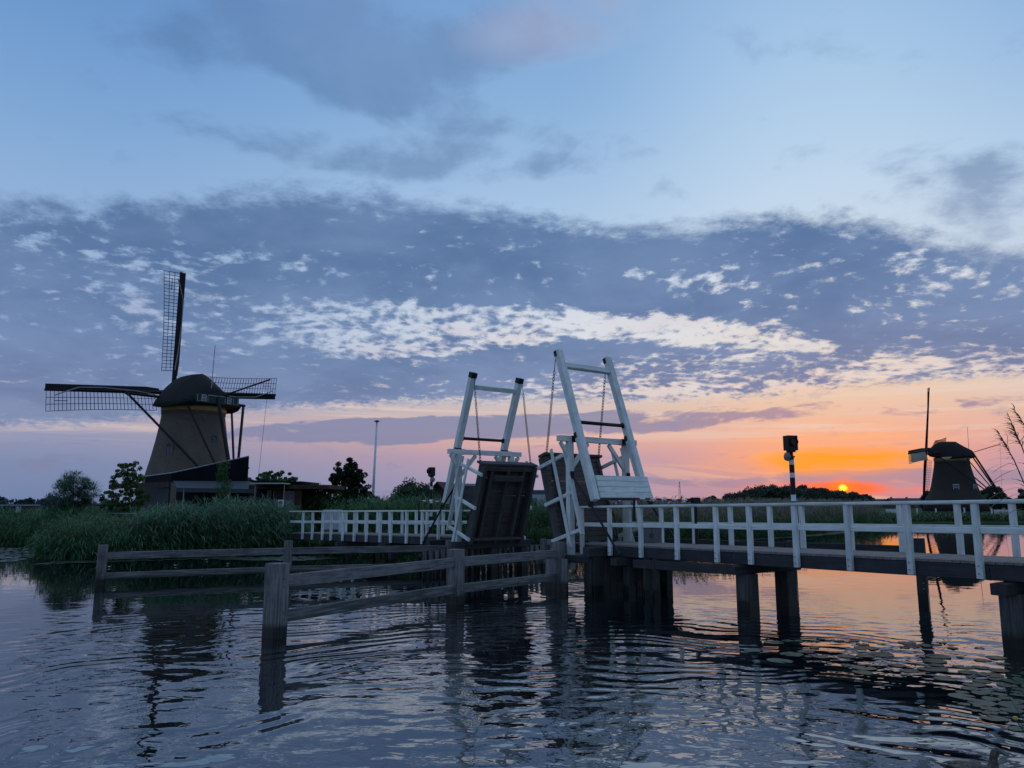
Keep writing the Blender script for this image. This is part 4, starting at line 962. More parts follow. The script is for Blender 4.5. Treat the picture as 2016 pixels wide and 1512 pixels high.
def reeds(name, label, xy, z0, h0, h1, nl, leafL, leafW, mat, lean=(.12, 0), wind=(.3, -.1), stemW=.014, plume=0, plume_mat=None, hfun=None):
    n = len(xy); h = rng.uniform(h0, h1, n)
    if hfun is not None: h = h*hfun(xy)
    P0 = np.column_stack([xy, np.full(n, z0)+rng.uniform(-.15, .05, n)])
    D0 = np.column_stack([rng.normal(lean[0], .09, n), rng.normal(lean[1], .09, n), np.ones(n)]); D0 /= np.linalg.norm(D0, axis=1, keepdims=True)
    bend = np.column_stack([rng.normal(wind[0]*.4, .1, n), rng.normal(wind[1]*.4, .1, n), np.zeros(n)])
    parts = [curve_blades(P0, D0, h, np.full(n, stemW), bend, 3)]
    for k in range(nl):
        f = rng.uniform(.18, 1., n)**.8
        p = P0+D0*(h*f)[:, None]+bend*(h*f*f*.5)[:, None]
        a = rng.uniform(0, 2*np.pi, n); up = rng.uniform(.5, 1.5, n)
        d = np.column_stack([np.cos(a)+wind[0]*1.5, np.sin(a)+wind[1]*1.5, up]); d /= np.linalg.norm(d, axis=1, keepdims=True)
        L = rng.uniform(.6, 1.25, n)*leafL*(1.15-.45*f); W = rng.uniform(.6, 1.2, n)*leafW
        bd = np.column_stack([np.full(n, wind[0]*1.2), np.full(n, wind[1]*.8), -rng.uniform(.5, 2.3, n)])
        parts.append(curve_blades(p, d, L, W, bd, 4))
    V, F = join(parts); o = np_obj(name, V, F, mat, kind='stuff'); 
    if label: o['label'] = label
    if plume:
        m = int(n*plume); s_ = rng.choice(n, m, replace=False); pp = []
        top = P0[s_]+D0[s_]*h[s_][:, None]+bend[s_]*(h[s_]*.5)[:, None]
        for k in range(7):
            d = np.column_stack([rng.normal(.25, .3, m), rng.normal(0, .3, m), rng.uniform(.5, 1.2, m)]); d /= np.linalg.norm(d, axis=1, keepdims=True)
            pp.append(curve_blades(top-np.column_stack([np.zeros((m, 2)), rng.uniform(0, .25, m)]), d, rng.uniform(.15, .35, m), np.full(m, .035), np.column_stack([np.full(m, .8), np.zeros(m), np.full(m, -.7)]), 2))
        V, F = join(pp); np_obj('reed_plumes', V, F, plume_mat, kind='stuff')
    return o
def poly_pts(poly, n, ybias=0):
    poly = np.array(poly, float); out = []
    x0, y0 = poly.min(0); x1, y1 = poly.max(0)
    while sum(len(o) for o in out) < n:
        p = np.column_stack([rng.uniform(x0, x1, n*3), rng.uniform(y0, y1, n*3)]); ins = np.zeros(len(p), bool); j = len(poly)-1
        for i in range(len(poly)):
            xi, yi = poly[i]; xj, yj = poly[j]
            c = ((yi > p[:, 1]) != (yj > p[:, 1])) & (p[:, 0] < (xj-xi)*(p[:, 1]-yi)/(yj-yi+1e-12)+xi); ins ^= c; j = i
        out.append(p[ins])
    return np.concatenate(out)[:n]
G_REED = leaf_mat('reed_green', (.035, .11, .045), (.10, .21, .10), (.20, .26, .15), trans=.2, scale=.8)
G_REED2 = leaf_mat('reed_bank_green', (.035, .10, .032), (.085, .18, .065), trans=.2, scale=.5)
G_WEED = leaf_mat('bank_weed_green', (.040, .10, .030), (.085, .15, .050), (.15, .15, .07), trans=.2, scale=.9)
TAN = leaf_mat('dry_reed', (.26, .22, .145), (.13, .12, .07), (.34, .29, .21), trans=.25, scale=.4)
PLUME = leaf_mat('reed_plume', (.30, .24, .20), (.20, .16, .13), trans=.45)
# main reed bed left of the bridge
shore = [(-19.5, 34.2), (-16.6, 34.9), (-14.1, 37.2), (-12.4, 40.2), (-11.2, 41.0), (-11.2, 44), (-14, 45), (-20, 40)]
def hm(xy):
    px = xy[:, 0]/xy[:, 1]*1500+1008
    return np.interp(px, [120, 200, 260, 300, 380, 440, 520, 570, 600], [.45, .50, .78, .90, .98, 1.10, 1.05, .92, .70])
main = poly_pts([(-17.5, 34.6), (-16.2, 34.6), (-14, 37.0), (-12.2, 40.6), (-11.3, 41.2), (-11.6, 44), (-14.5, 43), (-19, 39)], 1750)
reeds('reed_bed', 'dense dark green reeds along the bank in front of the mill', main, .15, 1.5, 2.5, 11, .75, .034, G_REED, hfun=hm, plume=.05, plume_mat=PLUME)
old = poly_pts([(-17.2, 34.5), (-16.2, 34.5), (-14, 36.9), (-12.2, 40.5), (-11.3, 41.1), (-11.6, 42), (-14.5, 39), (-17.5, 36)], 260)
reeds('dead_reed_stalks', 'bleached dead reed stalks standing and leaning among the green reeds', old, .1, 1.0, 2.6, 2, .5, .02, TAN, lean=(.1, 0), wind=(.5, 0), hfun=hm)
edge_ = np.column_stack([np.interp(rng.uniform(0, 1, 420), [0, .35, .65, 1], [-19.6, -16.4, -13.9, -11.3]), np.zeros(420)]); edge_[:, 1] = np.interp(-edge_[:, 0], [11.3, 13.9, 16.4, 19.6], [41.0, 36.9, 34.4, 33.6])+rng.uniform(-.4, .5, 420)
reeds('reed_fringe', 'shorter reeds and sedge hanging over the water at the bank edge', edge_, .0, .8, 1.9, 9, .8, .03, G_REED, hfun=hm)
# grassy point with weeds on its left
reeds('bank_weeds', 'tangled low weeds and grass on the point left of the reeds', poly_pts([(-24, 43), (-21.6, 35.2), (-19.6, 33.7), (-17, 34.5), (-17.5, 38), (-22, 45)], 2300), .15, .9, 1.75, 7, .6, .022, G_WEED, lean=(0, 0), wind=(.15, 0), stemW=.012)
reeds('left_reeds', 'green reeds filling the far left bank', poly_pts([(-48, 47), (-30, 46.2), (-24.6, 43.8), (-22, 45.5), (-27, 51), (-48, 53)], 2300), .2, 1.5, 2.1, 7, .8, .034, G_REED2, wind=(.2, 0), stemW=.016)
reeds('meadow_weeds', 'mixed rough growth behind the left reed point', poly_pts([(-30, 50), (-22, 44), (-16, 42), (-12, 45), (-14, 52), (-30, 58)], 1500), .35, .5, 1.2, 5, .5, .03, G_WEED, lean=(0, 0), wind=(.1, 0))
# sedge hanging over the whole water line
sx = rng.uniform(-48, 39, 2600); shx = [p[0] for p in SHORE]; shy = [p[1] for p in SHORE]
fr = np.column_stack([sx, np.interp(sx, shx, shy)+rng.uniform(-.1, .7, 2600)])
reeds('bank_sedge', 'low dark sedge hanging over the water along the banks', fr, -.05, .6, 1.3, 7, .7, .035, G_REED2, lean=(0, -.1), wind=(.1, -.2), stemW=.02)
# behind the left footbridge
reeds('back_reeds', 'green reeds behind the left footbridge span', poly_pts([(-10.5, 42.6), (-7, 41.8), (-4.5, 43.6), (-1.5, 46), (2, 47.6), (6, 48.2), (6, 51), (1, 51), (-10, 50)], 2300), .2, 1.9, 2.75, 8, .8, .036, G_REED2, wind=(.2, 0), stemW=.016)
# bank behind the right footbridge, green below and dry above
bank = poly_pts([(6, 48.2), (10, 49.5), (14, 52), (19, 56.5), (24, 62.5), (30, 70.5), (37, 78.5), (40, 84), (30, 78), (22, 69), (14, 58), (6, 52.5)], 4200)
reeds('dry_reed_bank', 'dry tan reeds along the far bank behind the right footbridge', bank, .25, 2.0, 2.6, 3, .6, .04, TAN, wind=(.15, 0), stemW=.022, plume=.45, plume_mat=PLUME)
reeds('green_reed_foot', 'green new reed growth at the foot of the dry reeds', bank[:2600]-np.array([.1, .35]), .15, 1.0, 1.75, 6, .7, .045, G_REED2, wind=(.2, 0), stemW=.02)
GRS = leaf_mat('meadow_grass', (.030, .075, .022), (.055, .11, .035), trans=.2, scale=.15)
reeds('meadow_grass', 'bright green grass bank below the far mill', poly_pts([(36, 78.8), (48, 87), (70, 91), (112, 96), (112, 104), (66, 99), (44, 95), (34, 86)], 4200), .3, .5, 1.1, 4, .9, .09, GRS, lean=(0, 0), wind=(.1, 0), stemW=.06)

BARK = plain('tree_bark', (.035, .03, .026), .9, .3, 6)
def tree(name, label, cat, base, h, rx, ry, zlo, mat, nclump, nleaf, leaf, group=None, trunk_r=.12, seed=1, shape=1., gap=.0, stems=1, feather=0, cl=.30, droop=0., single=False):
    rr = np.random.default_rng(seed); base = Vector(base); T = None
    T = thing(name, tuple(base), label, cat, group)
    cc = []
    zc = (zlo+h)/2; rz = (h-zlo)/2
    tries = 0
    while len(cc) < nclump and tries < 20000:
        tries += 1
        v = rr.uniform(-1, 1, 3); q = np.linalg.norm(v)
        if q > 1 or q < .25: continue
        zz = v[2]; wid = (1-abs(zz)**2.2)**.5 if shape == 1 else max(.05, (1-(zz+1)/2)**.7)*1.1
        lump = 1+.22*math.sin(5.3*math.atan2(v[1], v[0])+seed)+.18*math.sin(7*zz+seed*1.7)
        p = np.array([v[0]/max(.3, 1)*rx*lump*wid**.5, v[1]*ry*lump*wid**.5, zc+zz*rz*(1+.10*math.sin(seed+9*v[0]))])
        if gap and (math.sin(p[0]*3.1+seed)*math.sin(p[2]*2.7+seed*2) > 1-gap): continue
        cc.append(p)
    cc = np.array(cc); sz = rr.uniform(.6, 1.25, len(cc))*cl*max(rx, rz*.8)
    n = nleaf*len(cc); C = np.repeat(cc, nleaf, 0); S_ = np.repeat(sz, nleaf)
    d = rr.normal(0, 1, (n, 3)); d /= np.linalg.norm(d, axis=1, keepdims=True); p = C+d*(S_*rr.uniform(.25, 1., n)**.5)[:, None]*np.array([1, 1, .75])
    if feather:
        dd = d*np.array([1, 1, .4])+np.array([.2, 0, .5-droop]); dd /= np.linalg.norm(dd, axis=1, keepdims=True)
        V, F = curve_blades(p, dd, rr.uniform(.6, 1.3, n)*leaf*feather, np.full(n, leaf*.30), np.column_stack([np.full(n, .3), np.zeros(n), -rr.uniform(.2, 1.2, n)]), 2)
    else:
        a = rr.normal(0, 1, (n, 3)); a /= np.linalg.norm(a, axis=1, keepdims=True); b = np.cross(a, rr.normal(0, 1, (n, 3))); b /= np.linalg.norm(b, axis=1, keepdims=True)
        L = (rr.uniform(.6, 1.3, n)*leaf)[:, None]; V = np.stack([p-a*L, p-b*L*.55, p+a*L, p+b*L*.55], 1).reshape(-1, 3); F = np.arange(n*4).reshape(n, 4)
    V = V+np.array(base)
    np_obj('crown', V, F, mat, T, kind='stuff')
    if trunk_r:
        mb = MB(); top = Vector((0, 0, zlo+rz*.9))+base
        for s_ in range(stems):
            o = Vector((rr.uniform(-.2, .2)*(stems > 1), rr.uniform(-.2, .2)*(stems > 1), -.1))+base
            mid = o.lerp(top, .5)+Vector((rr.uniform(-.2, .2), rr.uniform(-.2, .2), 0))*h*.08
            mb.tube([o, mid, top+Vector((rr.uniform(-.3, .3)*rx*(stems > 1), 0, 0))], [trunk_r, trunk_r*.75, trunk_r*.3], 7)
        mb.obj('trunk', BARK, T)
        for i in rr.choice(len(cc), min(len(cc), 9), replace=False):
            c = Vector(cc[i])+base; o = Vector((base.x, base.y, base.z+max(.1, zlo*.7+rr.uniform(0, .5)*rz))); mid = o.lerp(c, .55)+Vector((0, 0, .1*h))
            mb = MB(); mb.tube([o, mid, c], [trunk_r*.5, trunk_r*.3, trunk_r*.08], 5); mb.obj('limb', BARK, T)
    return T
def tb(x, D, z=gz): return (atx(x, D)*k9, D, z)
def zof(y, D): return px_at(1008, y, D).z
L_WIL = leaf_mat('willow_leaf', (.16, .25, .18), (.10, .17, .12), trans=.5)
L_DK = leaf_mat('dark_leaf', (.012, .026, .012), (.024, .045, .018), trans=.2)
L_MID = leaf_mat('mid_leaf', (.036, .085, .022), (.075, .135, .040), trans=.25)
L_OL = leaf_mat('bush_leaf', (.045, .090, .045), (.075, .125, .065), trans=.25)
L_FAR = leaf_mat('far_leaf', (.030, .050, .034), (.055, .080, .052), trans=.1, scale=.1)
L_FARB = leaf_mat('haze_tinted_leaf', (.055, .080, .085), (.08, .105, .11), trans=.1, scale=.1)  # haze put into the leaf colour: paler and bluer with distance
tree('willow_tree', 'feathery pale green willow bush standing alone at the far left', 'tree', tb(163, 49), zof(930, 49)-gz, 1.55, 1.2, .5, L_WIL, 110, 130, .12, trunk_r=.07, seed=3, feather=2.4, cl=.26, stems=3)
tree('fruit_tree', 'open fruit tree with sprigs against the sky left of the black building', 'tree', tb(266, 47), zof(910, 47)-gz, 1.25, 1.0, .2, L_MID, 230, 85, .055, trunk_r=.05, seed=5, cl=.10, stems=3, gap=.12)
tree('young_tree', 'slim young tree growing up in front of the awning', 'tree', tb(449, 46), zof(903, 46)-gz, .42, .4, .5, L_MID, 40, 80, .06, trunk_r=.04, seed=8, cl=.22)
tree('garden_tree', 'spreading tree behind the brown pavilion roof', 'tree', tb(545, 72), zof(925, 72)-gz, 2.7, 2., 1.0, L_MID, 260, 100, .09, trunk_r=.16, seed=9, cl=.09, gap=.1)
tree('round_tree', 'dark round crowned tree with gaps of sky, left of the flagpole', 'tree', tb(690, 58), zof(906, 58)-gz, 1.6, 1.4, .2, L_DK, 380, 120, .08, trunk_r=.10, seed=12, cl=.115, gap=.10, stems=2)
tree('garden_bush', 'mid green bush between pavilion and round dark tree', 'bush', tb(627, 52), zof(958, 52)-gz, 1.8, 1.2, .1, L_MID, 200, 110, .07, trunk_r=.05, seed=14, cl=.30)
tree('garden_bush', 'grey green domed bush beside the left signal post', 'bush', tb(822, 62), zof(950, 62)-gz, 1.9, 1.6, .1, L_OL, 200, 120, .085, trunk_r=.08, seed=17, cl=.28)
tree('garden_bush', 'small round bush right at the foot of the flagpole', 'bush', tb(741, 75), zof(970, 75)-gz, .9, .9, .1, L_OL, 24, 90, .12, trunk_r=.05, seed=19, cl=.34)
tree('garden_bush', 'low bush right of the shed between the flagpole and the domed bush', 'bush', tb(790, 70), zof(973, 70)-gz, 1.2, 1., .1, L_MID, 24, 90, .12, trunk_r=.05, seed=20, cl=.34)
# far left trees
for i, (x, y, w_, sd_, lab) in enumerate(((12, 978, 30, 21, 'round far tree above the barn roof at the left edge'), (62, 986, 16, 22, 'low ragged far tree just right of the barn'), (78, 982, 12, 23, 'small clumpy far tree between barn and willow bush'), (122, 978, 26, 24, 'bluish far tree directly behind the willow bush, its left half showing'))):
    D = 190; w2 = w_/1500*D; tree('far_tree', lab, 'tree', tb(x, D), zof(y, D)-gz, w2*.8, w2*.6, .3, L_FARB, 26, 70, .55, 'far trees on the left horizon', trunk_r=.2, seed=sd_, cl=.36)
# wood on the right horizon
wood = [(1442, 974, 22), (1466, 968, 22), (1492, 963, 24), (1516, 960, 24), (1541, 962, 22), (1566, 963, 24), (1592, 965, 22), (1616, 971, 20), (1640, 973, 20), (1664, 974, 18), (1686, 978, 14), (1395, 982, 12)]
labs = ['leftmost tall tree of the dark wood on the right horizon', 'second tree of the wood, rising towards its crest', 'tree on the left shoulder of the wood crest', 'highest tree of the dark wood', 'tree of the wood just left of the striped signal post', 'tree of the wood just right of the striped signal post', 'tree at the falling right side of the wood', 'lower tree of the wood left of the setting sun', 'tree below and left of the setting sun', 'tree directly below the setting sun', 'last small tree of the wood right of the sun', 'small lone far tree between barrier and wood']
for i, ((x, y, w_), lab) in enumerate(zip(wood, labs)):
    D = 260+(i % 3)*14; w2 = w_/1500*D; tree('far_tree', lab, 'tree', tb(x, D), zof(y-3, D)-gz, w2*1.15, w2*.9, .0, L_FAR, 150, 80, .34, 'trees of the wood on the right horizon', trunk_r=.25, seed=40+i, cl=.36)
for i, (x, y, w_, D, lab) in enumerate(((1808, 972, 20, 215, 'tree showing left of the far mill'), (1936, 958, 22, 215, 'tree under the tail beams of the far mill'), (1962, 976, 16, 220, 'low tree right of the far mill tail'), (1990, 966, 20, 215, 'tree behind the reed plumes at the right edge'), (2014, 962, 22, 215, 'tree at the very right edge of the horizon'), (1914, 968, 18, 222, 'tree just behind the right flank of the far mill'))):
    w2 = w_/1500*D; tree('far_tree', lab, 'tree', tb(x, D), zof(y, D)-gz, w2*.85, w2*.7, .2, L_FAR, 26, 75, .5, 'trees round the far mill', trunk_r=.2, seed=70+i, cl=.36)
for i, (x, y, w_, D, lab) in enumerate(((1385, 984, 14, 300, 'low far shrub row seen right of the barrier box'), (1120, 984, 30, 260, 'low far trees glimpsed behind the right tower leaf'), (1000, 984, 30, 260, 'low far trees hidden mostly by the left leaf'), (1250, 986, 40, 280, 'low far trees behind the counterweight boards'), (690, 984, 40, 280, 'low far trees behind the dark round tree'), (780, 986, 22, 280, 'low pale far tree right of the flagpole foot'))):
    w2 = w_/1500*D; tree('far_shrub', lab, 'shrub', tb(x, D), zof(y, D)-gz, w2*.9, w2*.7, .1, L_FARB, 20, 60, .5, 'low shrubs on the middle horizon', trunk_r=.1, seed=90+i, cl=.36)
# long far tree belt that closes the horizon
xs = rng.uniform(-1300, 1500, 5200); ys = 900+rng.uniform(0, 60, 5200); hh_ = 3+2.2*np.sin(xs*.013)*np.sin(xs*.0051+1)+1.2*np.sin(xs*.041)
zs = rng.uniform(0, 1, 5200)*np.maximum(hh_, 1.2)+.6; a = rng.normal(0, 1, (5200, 3)); a /= np.linalg.norm(a, axis=1, keepdims=True); b = np.cross(a, rng.normal(0, 1, (5200, 3))); b /= np.linalg.norm(b, axis=1, keepdims=True)
p = np.column_stack([xs, ys, zs]); V = np.stack([p-a*2.2, p-b*1.6, p+a*2.2, p+b*1.6], 1).reshape(-1, 3)
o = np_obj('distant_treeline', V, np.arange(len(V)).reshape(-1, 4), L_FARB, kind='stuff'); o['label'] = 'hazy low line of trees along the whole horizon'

# ------------------------------------------------------------------ lily pads, flowers
m, t, b = mat_new('lily_pad_leaf'); r_ = t.node('ShaderNodeObjectInfo').outputs['Random']; ri = t.node('ShaderNodeNewGeometry').outputs['Random Per Island']
t.put(b.inputs['Base Color'], t.mix(t.m('FRACT', t.add(t.mul(r_, 3.), ri)), (.026, .046, .020, 1), (.058, .075, .040, 1))); b.inputs['Roughness'].default_value = .38; b.inputs['Specular IOR Level'].default_value = .5
PAD = m
def pad_geo(n=16, dome=.012, seed=0):
    rr = random.Random(seed); vs = [(0, 0, .002)]; a0 = rr.uniform(0, 6.28); notch = .32
    for i in range(n):
        a = a0+notch/2+(2*math.pi-notch)*i/(n-1); r = .5*(1+rr.uniform(-.04, .04))*(1.08 if math.cos(a-a0) > 0 else 1.)
        vs.append((math.cos(a)*r, math.sin(a)*r, .003+rr.uniform(-.002, .006)))
    fs = [(0, i, i+1) for i in range(1, n)]; k = len(vs)
    vs2 = [(x*.99, y*.99, z-.004) for x, y, z in vs]; fs2 = [(k, k+i+1, k+i) for i in range(1, n)]
    return vs+vs2, fs+fs2+[(i, k+i, k+i+1, i+1) for i in range(1, n)]
PADM = []
for i in range(6):
    vs, fs = pad_geo(seed=i); me = bpy.data.meshes.new('lily_pad'); me.from_pydata(vs, [], fs); me.materials.append(PAD); PADM.append(me)
def dens_near(x, y):                 # picture of how thick the raft of pads lies near the right bank
    d = math.hypot(x, y)
    return 0
placed = []
def add_pad(x, y, r, lab):
    for (a, c, q) in placed[-400:]:
        if (a-x)**2+(c-y)**2 < ((r+q)*.43)**2: return False
    placed.append((x, y, r)); o = bpy.data.objects.new('lily_pad', random.choice(PADM)); COL.objects.link(o)
    o.location = (x, y, .002+random.uniform(0, .004)); o.scale = (r, r*random.uniform(.82, 1), 1); o.rotation_euler = (random.uniform(-.02, .02), random.uniform(-.02, .02), random.uniform(0, 6.28))
    tag(o, lab, 'lily pad', 'lily pads floating in a raft under the right footbridge'); return True
LB = ['flat green lily pad floating in the raft under the right footbridge', 'lone lily pad floating apart on open water right of the near pile', 'green lily pad in the thick carpet at the right edge']
cnt = 0
def region(n, cx_, cy_, rx, ry, ang, r0, r1, lab, seed):
    global cnt
    k = 0; tries = 0; ca, sa = math.cos(ang), math.sin(ang)
    while k < n and tries < n*30 and cnt < 285:
        tries += 1; u, v = random.gauss(0, .5), random.gauss(0, .5)
        if u*u+v*v > 1.4: continue
        x = cx_+u*rx*ca-v*ry*sa; y = cy_+u*rx*sa+v*ry*ca
        if add_pad(x, y, random.uniform(r0, r1), lab): k += 1; cnt += 1
region(52, 6.5, 12.1, 3.0, 1.3, -.45, .12, .40, LB[0], 1)
region(62, 7.4, 10.6, 1.3, 1.3, 0, .16, .36, LB[2], 2)
region(70, 6.4, 9.2, .8, 1.3, 0, .12, .34, LB[2], 3)
region(16, 6.6, 13.9, 2.2, .5, -.2, .16, .30, LB[1], 4)
# further pads, each too small to pick out, as masses
def padmass(name, label, pts, r0, r1):
    n = len(pts); k = 8; a = np.linspace(.2, 2*np.pi-.2, k); r = rng.uniform(r0, r1, n)*.5; ro = rng.uniform(0, 6.28, n)
    V = np.zeros((n, k, 3)); V[:, :, 0] = pts[:, :1]+np.cos(a[None]+ro[:, None])*r[:, None]; V[:, :, 1] = pts[:, 1:2]+np.sin(a[None]+ro[:, None])*r[:, None]; V[:, :, 2] = (.006+rng.uniform(0, .02, n))[:, None]+rng.uniform(-.004, .004, (n, k))
    o = np_obj(name, V.reshape(-1, 3), np.arange(n*k).reshape(n, k), PAD, kind='stuff'); o['label'] = label
padmass('lily_pad_mass', 'thick carpet of lily pads at the right bank', np.concatenate([poly_pts([(8, 8), (11, 9.6), (13, 12.4), (9.5, 13.0), (7.9, 11.0)], 420), poly_pts([(6.2, 7.6), (8.8, 7.9), (9.8, 9.8), (7.4, 10.4)], 110)]), .16, .32)
padmass('lily_pad_mass', 'strip of lily pads along the left reed bank', np.concatenate([poly_pts([(-19, 31.4), (-14.8, 33.6), (-12.4, 34.8), (-12.8, 36), (-15.4, 33.8), (-19.4, 32.9)], 240), poly_pts([(-13, 35.2), (-9.2, 36), (-7.4, 34.8), (-9, 33.2), (-12.6, 33.8)], 300), poly_pts([(-34, 44), (-23, 42), (-21, 33), (-23, 31), (-30, 36)], 750)]), .2, .42)
padmass('lily_pad_mass', 'pale strip of lily pads along the far bank behind the right footbridge', np.concatenate([poly_pts([(7, 46.4), (13, 49), (22, 57.2), (31, 68), (38, 76), (37, 77.6), (28, 66.8), (20, 57.6), (12, 50.3), (7, 47.6)], 1300), poly_pts([(-6, 40.6), (2, 45), (7, 46), (2, 46.6), (-6, 42)], 220)]), .25, .5)
# white water lily flowers
fl = MB(); 
for k in range(9):
    a = k*2*math.pi/9
    fl.addm([(0, 0, .02), (math.cos(a-.25)*.05, math.sin(a-.25)*.05, .04), (math.cos(a)*.09, math.sin(a)*.09, .09), (math.cos(a+.25)*.05, math.sin(a+.25)*.05, .04)], [(0, 1, 2, 3)])
fm_ = fl.mesh('water_lily_flower', plain('lily_petal', (.65, .65, .60), .5, .05))
for (x, y, lab) in ((345, 1115, 'white water lily left of the second fender post, nearest of its group'), (407, 1104, 'small white water lily between reeds and long fender rail'), (448, 1112, 'white water lily floating in front of the reed edge'), (555, 1099, 'white water lily just left of the middle fender post'), (635, 1092, 'white water lily right of the middle fender post'), (215, 1118, 'white water lily left of the far left fender post')):
    v = (756-y)/1500.; th_ = rad(8.8667); D = -EYE/((v*math.cos(th_)+math.sin(th_))/(math.cos(th_)-v*math.sin(th_))); u = (x-1008)/1500./(math.cos(th_)-v*math.sin(th_))
    o = bpy.data.objects.new('water_lily_flower', fm_); COL.objects.link(o); o.location = (u*D, D, .01); o.scale = (.75, .75, .75); tag(o, lab, 'flower', 'white water lilies by the reeds')

# ------------------------------------------------------------------ duck
def duck():
    T = thing('duck', (4.12, 7.25, 0), 'brown mallard duck swimming at the bottom edge, facing right', 'duck')
    sp = [(-.27, .115, .008, .5), (-.24, .11, .03, .45), (-.19, .095, .055, .6), (-.12, .075, .082, .75), (-.04, .062, .098, .8), (.05, .062, .1, .85), (.12, .075, .088, .9), (.155, .11, .062, 1), (.162, .15, .042, 1), (.163, .19, .033, 1), (.168, .225, .033, 1), (.180, .255, .040, 1), (.203, .268, .037, .95), (.222, .262, .022, .85), (.236, .256, .015, .7), (.262, .246, .016, .5), (.285, .238, .012, .4), (.292, .235, .004, .4)]
    O = Vector((4.12, 7.25, 0)); ax = Vector((.96, -.28, 0)).normalized(); sd = Vector((-ax.y, ax.x, 0)); mb = MB(); n = 14
    for i, (x, z, r, fl_) in enumerate(sp):
        p0 = sp[max(i-1, 0)]; p1 = sp[min(i+1, len(sp)-1)]; tx, tz = p1[0]-p0[0], p1[1]-p0[1]; l = math.hypot(tx, tz); tx /= l; tz /= l
        for j in range(n):
            a = 2*math.pi*j/n; q = O+ax*(x-tz*math.sin(a)*r*fl_)+Vector((0, 0, z+tx*math.sin(a)*r*fl_))+sd*math.cos(a)*r; mb.v.append(tuple(q))
    for i in range(len(sp)-1):
        for j in range(n): a = i*n+j; b_ = i*n+(j+1) % n; mb.f.append((a, b_, b_+n, a+n))
    m, t, b = mat_new('duck_plumage'); tc = t.node('ShaderNodeTexCoord'); nz = t.noise(t.vm('MULTIPLY', tc.outputs['Object'], (30, 30, 60)), 1., 3, .6)
    zz = t.sep(t.node('ShaderNodeNewGeometry').outputs['Position'])[2]
    t.put(b.inputs['Base Color'], t.mix(t.ss(nz, .4, .62), (.05, .035, .025, 1), (.14, .10, .07, 1))); b.inputs['Roughness'].default_value = .8
    me = mb.mesh('body', m, True); bo = link('body', me, T); md = bo.modifiers.new('smooth', 'SUBSURF'); md.levels = 1; md.render_levels = 2
    for s_ in (-1, 1):
        w_ = MB(); c = [O+ax*x+Vector((0, 0, z))+sd*s_*y for x, y, z in ((.09, .080, .10), (.03, .098, .115), (-.07, .09, .12), (-.17, .055, .125), (-.24, .02, .13))]
        w_.tube(c, [.02, .048, .05, .034, .006], 8, flat=.35); w_.obj('wing', m, T, True)
        e_ = MB(); q = O+ax*.192+Vector((0, 0, .272))+sd*s_*.034; e_.tube([q, q+sd*s_*.004], .006, 8); e_.obj('eye', IRON, T)
    w_ = MB(); 
    for k in range(7):
        a = (k-3)*.13; q = O-ax*.22+Vector((0, 0, .118)); w_.tube([q, q-ax*.10*math.cos(a)+sd*math.sin(a)*.09+Vector((0, 0, .015))], [.016, .004], 4, flat=.3)
    w_.obj('tail_feathers', m, T, kind='stuff'); return T
duck()

# ------------------------------------------------------------------ near plants at the right edge
STEM = leaf_mat('tall_reed_stem', (.16, .14, .09), (.10, .10, .06), trans=.3)
def tall_reed(base, pts, lab, leaves, plume=1.):
    T = thing('tall_reed', base, lab, 'reed', 'tall flowering reeds at the right edge')
    P = [Vector(base)]+[Vector(p) for p in pts]
    mb = MB(); mb.tube(P, [.0042]*len(P[:-1])+[.0015], 5); mb.obj('stem', STEM, T)
    top = P[-1]; prev = P[-2]; d = (top-prev)
    pv = []; n = int(55*plume)
    s_ = rng.uniform(0, 1, n); p0 = np.array(prev)[None]+np.array(d)[None]*s_[:, None]
    dd = np.column_stack([rng.normal(-.35, .35, n), rng.normal(0, .35, n), rng.uniform(.2, .9, n)]); dd /= np.linalg.norm(dd, axis=1, keepdims=True)
    L = rng.uniform(.06, .17, n)*(1.15-s_*.7); V, F = curve_blades(p0, dd, L, np.full(n, .007), np.column_stack([np.full(n, -1.1), np.zeros(n), np.full(n, -.9)]), 3)
    np_obj('plume', V, F, PLUME, T, kind='stuff')
    for (u, az_, L_) in leaves:
        k = min(int(u*(len(P)-1)), len(P)-2); q = P[k].lerp(P[k+1], u*(len(P)-1)-k)
        V, F = curve_blades(np.array([q]), np.array([[math.cos(az_)*.8, math.sin(az_)*.5, .55]]), np.array([L_]), np.array([.016]), np.array([[math.cos(az_)*.9, 0, -1.5]]), 7); np_obj('leaf', V, F, STEM, T)
def rp(x, y, D): return tuple(px_at(x, y, D))
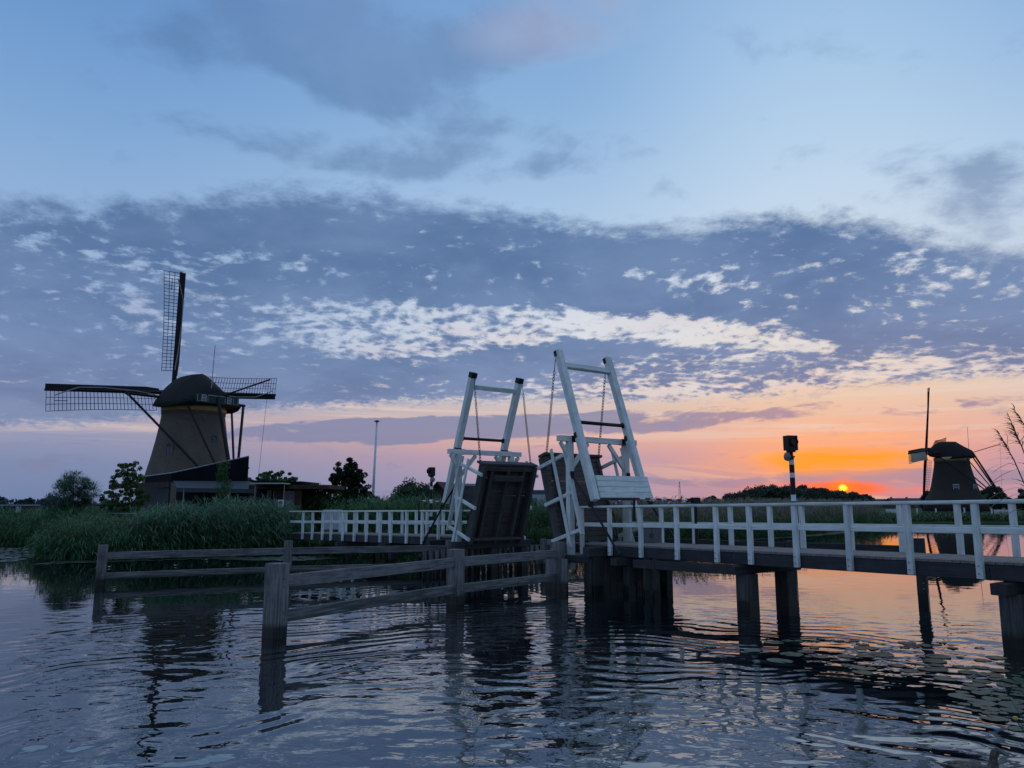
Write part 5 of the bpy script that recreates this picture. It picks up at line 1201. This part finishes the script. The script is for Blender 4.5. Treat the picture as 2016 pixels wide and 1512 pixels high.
tall_reed((4.75, 5.3, -.15), [rp(2060, 1100, 5.4), rp(2020, 960, 5.5), rp(1996, 905, 5.5), rp(1966, 852, 5.5)], 'tall drooping reed plume at the right edge, lowest and leftmost of its cluster', [(.55, 3.3, .35), (.7, 2.8, .22)], .8)
tall_reed((4.95, 5.4, -.15), [rp(2070, 1080, 5.5), rp(2034, 940, 5.6), rp(2012, 880, 5.6), rp(1983, 812, 5.6)], 'tall reed plume in the middle of the cluster at the right edge', [(.6, 3.2, .3), (.45, 3.0, .4)], 1.2)
tall_reed((5.1, 5.5, -.15), [rp(2080, 1060, 5.6), rp(2052, 930, 5.7), rp(2040, 870, 5.7), rp(1996, 806, 5.7)], 'tall reed plume partly cut off by the right edge of the photo', [(.5, 3.3, .45)], 1.2)
tall_reed((5.0, 5.1, -.15), [rp(2090, 1120, 5.2), rp(2060, 1020, 5.2), rp(2036, 985, 5.2), rp(2022, 955, 5.2)], 'short leafy reed shoot at the right edge with a long blade pointing left', [(.78, 3.3, .34), (.6, 3.0, .3), (.7, 2.4, .2)], .3)
bl = thing('sedge_blade', (4.55, 6.2, 0), 'single upright green blade at the lower right edge', 'blade')
V, F = curve_blades(np.array([rp(2040, 1460, 6.9)]), np.array([[-.45, .1, 1.]]), np.array([.62]), np.array([.03]), np.array([[-.1, 0, 0]]), 5); np_obj('leaf', V, F, G_REED, bl)
yl = thing('yellow_water_lily', rp(2030, 1470, 6.6), 'round yellow water lily bud on a stalk at the lower right edge', 'flower')
q = Vector(rp(1999, 1414, 6.6)); mb = MB(); mb.lathe([(.006, -.016), (.017, -.010), (.021, 0), (.017, .012), (.004, .016)], 10, tuple(q)); mb.obj('bud', plain('yellow_petal', (.45, .32, .03), .5, .1), yl, True)
mb = MB(); mb.tube([q-Vector((0, 0, .014)), Vector(rp(2016, 1440, 6.6)), Vector(rp(2040, 1475, 6.6)), Vector(rp(2050, 1500, 6.6))-Vector((0, 0, .4))], .005, 5); mb.obj('stalk', STEM, yl)
